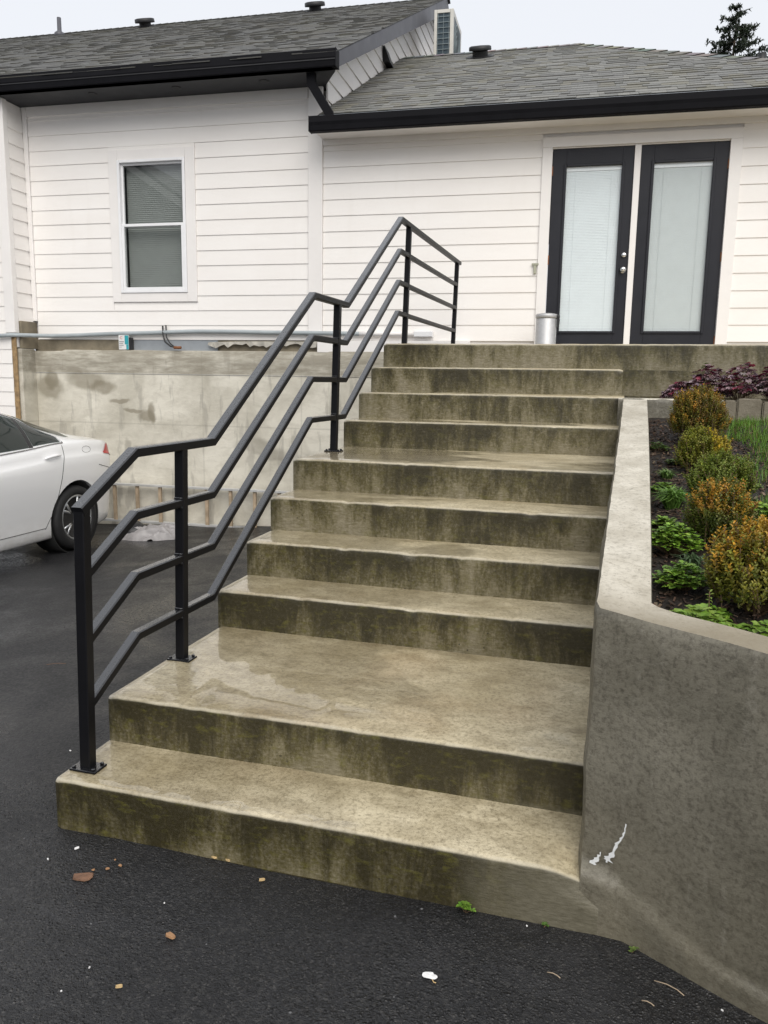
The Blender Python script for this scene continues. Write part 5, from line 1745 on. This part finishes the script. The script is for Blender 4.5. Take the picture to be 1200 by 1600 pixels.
weed(on_soil(1.99, 2.1), 0.05, 0.035, 36, [(0.12, 0.17, 0.05), (0.09, 0.14, 0.04)], 'thin weed left of the yellow-tipped shrub', 67)
# seed stalk at the wall corner
sk = MB().tube([(0, 0, 0), (0.004, 0, 0.06), (0.002, 0.002, 0.125)], 0.0018, 5)
sr = empty('seed_stalk', on_soil(1.972, 0.215)); tag(sr, 'thin upright flower stalk rising from the corner weed', 'stalk')
sk.build('stem', 'twig_brown', sr)
fl = MB(); rng = random.Random(2)
for q in range(26):
    leaf(fl, Vector((0.003, 0.001, rng.uniform(0.03, 0.128))), rdir(rng, 0.3), Vector((0, 0, 1)), 0.012, 0.007, jitc(rng, (0.22, 0.30, 0.06), .2))
fl.build('leaves', 'leaf', sr)

def tuft(base, r, h, n, label, seed, colr=(0.14, 0.26, 0.05)):
    rng = random.Random(seed)
    mb = MB()
    for i in range(n):
        a = rng.uniform(0, 2 * math.pi); p = Vector((rng.uniform(-.25, .25) * r, rng.uniform(-.25, .25) * r, 0))
        ln_ = h * rng.uniform(0.6, 1.15); out = Vector((math.cos(a), math.sin(a), 0)) * r * rng.uniform(0.4, 1.2)
        p1 = p + out * 0.4 + Vector((0, 0, ln_ * 0.75)); p2 = p + out + Vector((0, 0, ln_ * rng.uniform(0.5, 0.95)))
        s = out.cross(Vector((0, 0, 1))).normalized() * 0.0035
        c = jitc(rng, colr, 0.3)
        mb.add([p - s, p + s, p1 + s, p1 - s, p2], [(0, 1, 2, 3), (3, 2, 4)], c)
    o = mb.build('grass_tuft', 'leaf', None)
    o.location = base
    tag(o, label, 'grass tuft')
    return o
tuft(on_soil(1.935, 1.30), 0.085, 0.10, 300, 'strap-leaved grass tuft beside the cap, left of the green shrub', 21)
tuft(on_soil(1.935, 1.75), 0.06, 0.06, 90, 'shorter strap-leaved tuft beside the cap, further up the slope', 22, (0.11, 0.19, 0.045))
tuft(on_soil(1.965, 0.66), 0.06, 0.075, 60, 'fine grey-green grass wisp between the two bright weeds', 23, (0.10, 0.15, 0.07))

# ---- lawn and mulch (uncountable)
rng = random.Random(31)
gb = MB()
cnt = 0
while cnt < 42000:
    x = 2.17 + rng.random() ** 1.3 * 2.3; y = rng.uniform(0.15, 3.07)
    edge = 2.30 + 0.06 * nz(y * 3, 1, 1) - 0.035 * (2.9 - y) + (0.10 if 1.45 < y < 2.55 else 0)
    dens = max(0, min(1, (x - edge) / 0.10 + 0.5)) * (0.4 + 0.6 * (nz(x * 4, y * 4, 6) > -0.25))
    cnt += 1
    if rng.random() > dens: continue
    p = Vector((x, y, soil_z(x, y) - 0.004))
    a = rng.uniform(0, 2 * math.pi); h = rng.uniform(0.025, 0.06)
    out = Vector((math.cos(a), math.sin(a), 0)) * h * rng.uniform(0.1, 0.7)
    s = Vector((-math.sin(a), math.cos(a), 0)) * 0.0021
    c = jitc(rng, (0.11, 0.23, 0.022) if rng.random() < 0.85 else (0.20, 0.17, 0.06), 0.3)
    gb.add([p - s, p + s, p + out + Vector((0, 0, h))], [(0, 1, 2)], c)
lawn = gb.build('lawn_grass', 'leaf')
tag(lawn, 'short green lawn grass at the right of the garden bed', 'grass', kind='stuff')
mc = MB()
rng = random.Random(32)
for i in range(5200):
    if i < 4600:
        x = 1.84 + rng.random() * 0.62; y = rng.uniform(0.03, 3.05); z = soil_z(x, y)
        if y < inner_y(x): continue
    else:
        x = rng.uniform(1.73, 2.7); y = rng.uniform(3.2, 3.74); z = 1.37
    L = rng.uniform(0.006, 0.026); w_ = L * rng.uniform(0.15, 0.45); t_ = 0.0025
    M = Matrix.Translation((x, y, z + 0.004)) @ Matrix.Rotation(rng.uniform(0, 6.28), 4, 'Z') @ Matrix.Rotation(rng.uniform(-.5, .5), 4, 'Y')
    c = jitc(rng, rng.choice([(0.045, 0.030, 0.022), (0.075, 0.048, 0.034), (0.03, 0.022, 0.018), (0.16, 0.115, 0.08), (0.10, 0.06, 0.04)]), 0.3)
    mc.box(-L / 2, L / 2, -w_ / 2, w_ / 2, 0, t_, M, c)
mulch = mc.build('bark_mulch', 'chip_col')
tag(mulch, 'dark bark mulch scattered over the planting soil', 'mulch', kind='stuff')

# ---- purple coral bells along the landing
def lobed_leaf(mb, p, n, d, rad, colr, rng):
    n = n.normalized(); s = d.cross(n)
    if s.length < 1e-3: s = n.orthogonal()
    s.normalize(); d = n.cross(s).normalized()
    vs_ = [p - n * rad * 0.12]
    k = 14
    for q in range(k + 1):
        a = -2.75 + 5.5 * q / k
        rr = rad * ((1.0 if q % 2 == 0 else 0.70) * (0.80 + 0.20 * math.cos(a)))
        rip = 0.14 * rad * (1 if q % 2 else -0.6) * rng.uniform(0.5, 1.2)
        vs_.append(p + d * (rr * math.cos(a) + rad * 0.2) + s * rr * math.sin(a) + n * rip)
    mb.add(vs_, [(0, q, q + 1) for q in range(1, k + 1)], colr)
def coral_bells(base, r, h, n, label, seed):
    rng = random.Random(seed)
    root = empty('coral_bells', base)
    tag(root, label, 'plant', 'purple coral bells along the landing')
    fol = MB(); st = MB()
    for i in range(n):
        a = rng.uniform(0, 2 * math.pi); rr = r * rng.random() ** 0.6
        zt = h * (1 - 0.75 * (rr / r) ** 2) * rng.uniform(0.65, 1.08) + 0.02
        p = Vector((rr * math.cos(a), rr * math.sin(a) * 0.85, zt))
        n_ = Vector((math.cos(a) * 0.7 * rr / r, math.sin(a) * 0.7 * rr / r, 1)) + rdir(rng) * 0.45
        c = rng.choice([(0.075, 0.016, 0.028), (0.12, 0.024, 0.040), (0.05, 0.015, 0.024), (0.27, 0.19, 0.215), (0.35, 0.27, 0.285), (0.19, 0.10, 0.12), (0.23, 0.035, 0.065), (0.31, 0.22, 0.24)])
        if zt < h * 0.4: c = rng.choice([(0.04, 0.014, 0.02), (0.09, 0.07, 0.06), (0.06, 0.02, 0.03)])
        lobed_leaf(fol, p, n_, Vector((math.cos(a), math.sin(a), 0)), rng.uniform(0.017, 0.030), jitc(rng, c, 0.3), rng)
        if i % 3 == 0:
            st.tube([Vector((p.x * .15, p.y * .15, 0)), p * 0.6 + Vector((0, 0, 0.01)), p], 0.0013, 4, False)
    fol.build('foliage', 'leaf', root)
    st.build('stems', 'twig_brown', root)
for x, y, r, h, lab in ((2.08, 3.38, 0.115, 0.13, 'low leftmost purple coral bells plant spilling beside the kerb'),
                        (2.24, 3.42, 0.140, 0.235, 'tall purple coral bells plant behind the rounded back shrub'),
                        (2.43, 3.40, 0.150, 0.245, 'silvery purple coral bells plant over the narrow edging block'),
                        (2.62, 3.40, 0.150, 0.235, 'dark purple coral bells plant at the right picture edge')):
    coral_bells((x, y, 1.365), r, h * 0.9, 240, lab, int(x * 100))
# one pale green leaf sprig above the purple plants
weed((2.235, 3.58, 1.50), 0.03, 0.13, 8, [(0.22, 0.26, 0.10)], 'pale green leaf sprig poking above the purple plants', 44, 0.03)

# ================================================================== DISTANT CONIFER
def conifer(base, h, label, seed):
    rng = random.Random(seed)
    root = empty('conifer_tree', base)
    tag(root, label, 'tree')
    tr = MB().tube([(0, 0, 0), (0.05, 0, h * 0.4), (-0.04, 0.02, h * 0.75), (0.0, 0, h * 0.985)], 0.2, 8, True, [0.28, 0.20, 0.10, 0.015])
    tr.build('trunk', 'bark', root, True)
    fol = MB(); br_ = MB()
    z = h * 0.45
    while z < h * 0.995:
        f = (h - z) / (h * 0.55)
        nb = rng.choice((3, 4, 5))
        for q in range(nb):
            if rng.random() < 0.12: continue
            a = rng.uniform(0, 2 * math.pi)
            L = (0.12 + 5.0 * f ** 0.9) * rng.uniform(0.55, 1.15)
            d = Vector((math.cos(a), math.sin(a), 0))
            p0 = Vector((0, 0, z)); p1 = d * L * 0.6 + Vector((0, 0, z - 0.02 * L)); p2 = d * L + Vector((0, 0, z + 0.10 * L))
            br_.tube([p0, p1, p2], 0.02, 4, False, [0.03 * (0.3 + f), 0.02 * (0.3 + f), 0.006])
            nclump = int(5 + L * 12)
            for w_ in range(nclump):
                t = rng.uniform(0.18, 1.0)
                c0 = p0.lerp(p1, t / 0.6) if t < 0.6 else p1.lerp(p2, (t - 0.6) / 0.4)
                c0 = c0 + Vector((rng.gauss(0, .10), rng.gauss(0, .10), rng.gauss(-0.05, .06))) * (0.4 + 0.6 * min(1, L / 2))
                for v_ in range(7):
                    dd = (d * 0.5 + rdir(rng, 0.0)).normalized()
                    s = dd.orthogonal().normalized() * 0.040
                    ln_ = rng.uniform(0.07, 0.16)
                    cc = jitc(rng, (0.022, 0.032, 0.018), 0.4)
                    fol.add([c0 - s, c0 + s, c0 + dd * ln_ + s * .3, c0 + dd * ln_ - s * .3], [(0, 1, 2, 3)], cc)
        z += rng.uniform(0.10, 0.24)
    fol.build('crown', 'leaf_matte', root)
    br_.build('branches', 'bark', root, True)
d_t = (fw + rt * ((1153 - 600) / 1247.65) + up * ((800 - 3) / 1247.65))
d_t = d_t / math.hypot(d_t.x, d_t.y)
DIST = 38.0
ttop = CAM + d_t * DIST
conifer((ttop.x, ttop.y, -0.75), ttop.z + 0.75, 'distant dark conifer rising behind the right end of the roof', 5)

# loose aggregate standing proud of the coarse near asphalt (uncountable)
rng = random.Random(77)
ag = MB()
OCT = [(1, 0, 0), (0, 1, 0), (-1, 0, 0), (0, -1, 0), (0, 0, 1)]
for i in range(22000):
    y = -1.75 + rng.random() * 2.1; x = rng.uniform(-1.4, 2.9)
    if y > -0.03 and x > -0.03: continue
    if x > 1.75 and y > -0.60 * (x - 1.75) - 0.06: continue
    if nz(x * 1.6, y * 1.6, 4) < -0.18 and rng.random() < 0.8: continue
    if y > 0.2 and rng.random() < 0.7: continue
    r_ = rng.uniform(0.0018, 0.0046) * (1 + 0.45 * max(0, min(1, (x - 0.2) / 0.8)))
    a = rng.uniform(0, 6.28); ca, sa = math.cos(a), math.sin(a)
    sx_, sy_, sz_ = rng.uniform(.7, 1.3), rng.uniform(.7, 1.3), rng.uniform(.5, .95)
    zg_ = ground_z(x, y) + 0.006 * nz(x, y, 0, 1.7)
    g_ = rng.choice((0.007, 0.010, 0.013, 0.018, 0.026)) if rng.random() < 0.992 else 0.12
    ag.add([(x + (px * sx_ * ca - py * sy_ * sa) * r_, y + (px * sx_ * sa + py * sy_ * ca) * r_, zg_ - 0.001 + pz * sz_ * r_) for px, py, pz in OCT], [(0, 1, 4), (1, 2, 4), (2, 3, 4), (3, 0, 4)], (g_, g_, g_ * 1.03))
ago = ag.build('asphalt_aggregate', 'chip_col')
tag(ago, 'coarse dark stone aggregate showing in the near asphalt', 'aggregate', kind='stuff')

# ================================================================== SMALL DEBRIS ON THE ASPHALT
def ground_at(u, v):
    d = fw + rt * ((u - 600) / 1247.65) + up * ((800 - v) / 1247.65)
    t = (0.0 - CAM.z) / d.z
    for _ in range(6):
        p = CAM + d * t
        t = (ground_z(p.x, p.y) - CAM.z) / d.z
    return CAM + d * t
def chip(u, v, L, w_, th, material, label, cat, rz=0.0, seed=0, group=None, name='wood_chip'):
    rng = random.Random(seed + int(u))
    p = ground_at(u, v)
    n = 9
    lo, hi = [], []
    for q in range(n):
        a = 2 * math.pi * q / n
        rr = rng.uniform(0.75, 1.1)
        ex = math.copysign(abs(math.cos(a)) ** 0.6, math.cos(a)) * L / 2 * rr; ey_ = math.copysign(abs(math.sin(a)) ** 0.6, math.sin(a)) * w_ / 2 * rr
        lo.append((ex, ey_, 0)); hi.append((ex * 0.93, ey_ * 0.93, th * rng.uniform(0.7, 1.2)))
    mb = MB().add(lo + hi, [tuple(range(n - 1, -1, -1)), tuple(range(n, 2 * n))] + [(q, (q + 1) % n, n + (q + 1) % n, n + q) for q in range(n)])
    o = mb.build(name, material)
    o.location = (p.x, p.y, p.z + 0.005)
    o.rotation_euler = (rng.uniform(-.06, .06), rng.uniform(-.06, .06), rz)
    tag(o, label, cat, group)
chip(267, 1466, 0.034, 0.017, 0.006, 'chip_orange', 'orange-brown wood chip lying alone on the asphalt left of centre', 'wood chip', -0.3)
chip(130, 1373, 0.062, 0.040, 0.004, 'chip_brown', 'flat dark brown bark flake near the bottom step corner', 'bark flake', 0.3, name='bark_flake')
for u, v, L, rz, where in ((146, 1362, 0.014, 0.2, 'touching the right end of the bark flake'), (168, 1360, 0.016, 0.9, 'second along from the bark flake'), (188, 1355, 0.017, -0.2, 'farthest right of those beside the bark flake'), (180, 1346, 0.010, 0.5, 'smallest and closest to the bottom step, beside the bark flake')):
    chip(u, v, L * .75, L * 0.5, 0.003, 'chip_orange', 'tiny orange wood chip ' + where, 'wood chip', rz, group='orange chips by the bark flake')
for u, v, L, lab in ((409, 1378, 0.020, 'slim tan wood splinter below the bottom step'), (186, 1545, 0.020, 'small tan wood chip near the lower left picture edge'), (335, 1342, 0.026, 'tan splinter against the base of the bottom step'), (356, 1347, 0.018, 'short tan splinter right of another against the bottom step')):
    chip(u, v, L, L * 0.42, 0.005, 'chip_tan', lab, 'wood chip', 0.6 if v > 1360 else -0.2)
chip(120, 1328, 0.018, 0.009, 0.003, 'petal_white', 'white paint flake left of the bottom step corner', 'paint flake', 0.9, name='paint_flake')
for u, v, L, where in ((75, 1345, .009, 'left of the white paint flake by the step corner'), (108, 1262, .010, 'on asphalt left of the bottom railing post base'), (110, 1175, 0.010, 'on asphalt level with the foot of the first post'), (257, 1414, .005, 'above the lone orange-brown chip'),
                    (140, 1515, .006, 'below and left of the lone orange-brown chip'), (96, 1552, .005, 'nearest the lower left picture corner'), (823, 1450, .005, 'below the tiny seedling at the step foot'), (1128, 1582, .008, 'at the lower right, left one of a pair by the wall'),
                    (1180, 1583, .008, 'at the lower right, right one of a pair by the wall'), (436, 1352, .005, 'by the bottom riser right of the tan splinters'), (194, 1030, .012, 'on sealed asphalt between the first two railing posts')):
    chip(u, v, L, L * 0.55, 0.003, 'petal_white', 'tiny pale grit flake ' + where, 'paint flake', u * 0.37, group='pale grit flakes on the asphalt', name='paint_flake')
# white petal: two curled lobes and a short stem
pp_ = ground_at(671, 1530)
pr_ = empty('fallen_petal', (pp_.x, pp_.y, pp_.z + 0.004)); tag(pr_, 'white fallen blossom petal with a tiny stem at lower centre', 'petal')
pm = MB()
for cx_, cy_, rr in ((-0.006, 0.003, 0.014), (0.008, 0.002, 0.012), (0.0, 0.010, 0.009)):
    ring_ = [(cx_ + rr * math.cos(q * math.pi / 6) * (1 + .12 * nz(q, rr * 90, 1)), cy_ + rr * 0.8 * math.sin(q * math.pi / 6), 0.003 + 0.003 * abs(nz(q * 1.3, cx_ * 90, 2))) for q in range(12)]
    pm.add([(cx_, cy_, 0.005)] + ring_, [(0, q + 1, (q + 1) % 12 + 1) for q in range(12)])
pm.build('petal', 'petal_white', pr_)
MB().tube([(0.008, -0.006, 0.003), (0.014, -0.014, 0.002), (0.020, -0.014, 0.002)], 0.0013, 5).build('stem', 'chip_tan', pr_)
# twigs
for u, v, L, a, lab in ((1045, 1548, 0.075, -0.4, 'curved pale twig lying by the foot of the retaining wall'), (1040, 1508, 0.045, -0.5, 'short red-brown twig at the foot of the retaining wall'), (1012, 1572, 0.03, -0.3, 'short straw twig below the curved twig'), (865, 1528, 0.035, -0.3, 'thin straw stalk on the coarse asphalt at lower right'), (88, 1040, 0.10, 0.5, 'dark leaf twig on the sealed asphalt left of the railing')):
    p = ground_at(u, v)
    tw = MB().tube([(-L / 2, 0, 0.002), (-L * .1, L * .08, 0.004), (L * .25, L * .07, 0.003), (L / 2, -L * .02, 0.002)], 0.0014, 5).build('twig', 'rung_tan' if L in (0.075, 0.03, 0.035) else 'chip_brown', None, True)
    tw.location = (p.x, p.y, p.z + 0.006); tw.rotation_euler = (0, 0, a)
    tag(tw, lab, 'twig')
# seedlings at the base of the bottom step
p = ground_at(730, 1416); p.y = min(p.y, -0.014)
weed((p.x, p.y, p.z), 0.020, 0.026, 14, [(0.13, 0.25, 0.03), (0.17, 0.29, 0.05)], 'green clover seedling at the foot of the bottom step', 51, 0.014)
p = ground_at(852, 1434); p.y = min(p.y, -0.010)
weed((p.x, p.y, p.z), 0.007, 0.010, 4, [(0.10, 0.20, 0.04)], 'tiny green seedling right of the clover seedling', 52, 0.009)
p = ground_at(990, 1476); p.y -= 0.03
weed((p.x, p.y, p.z), 0.012, 0.012, 6, [(0.14, 0.20, 0.05)], 'tiny moss-green seedling at the foot of the retaining wall', 53, 0.009)
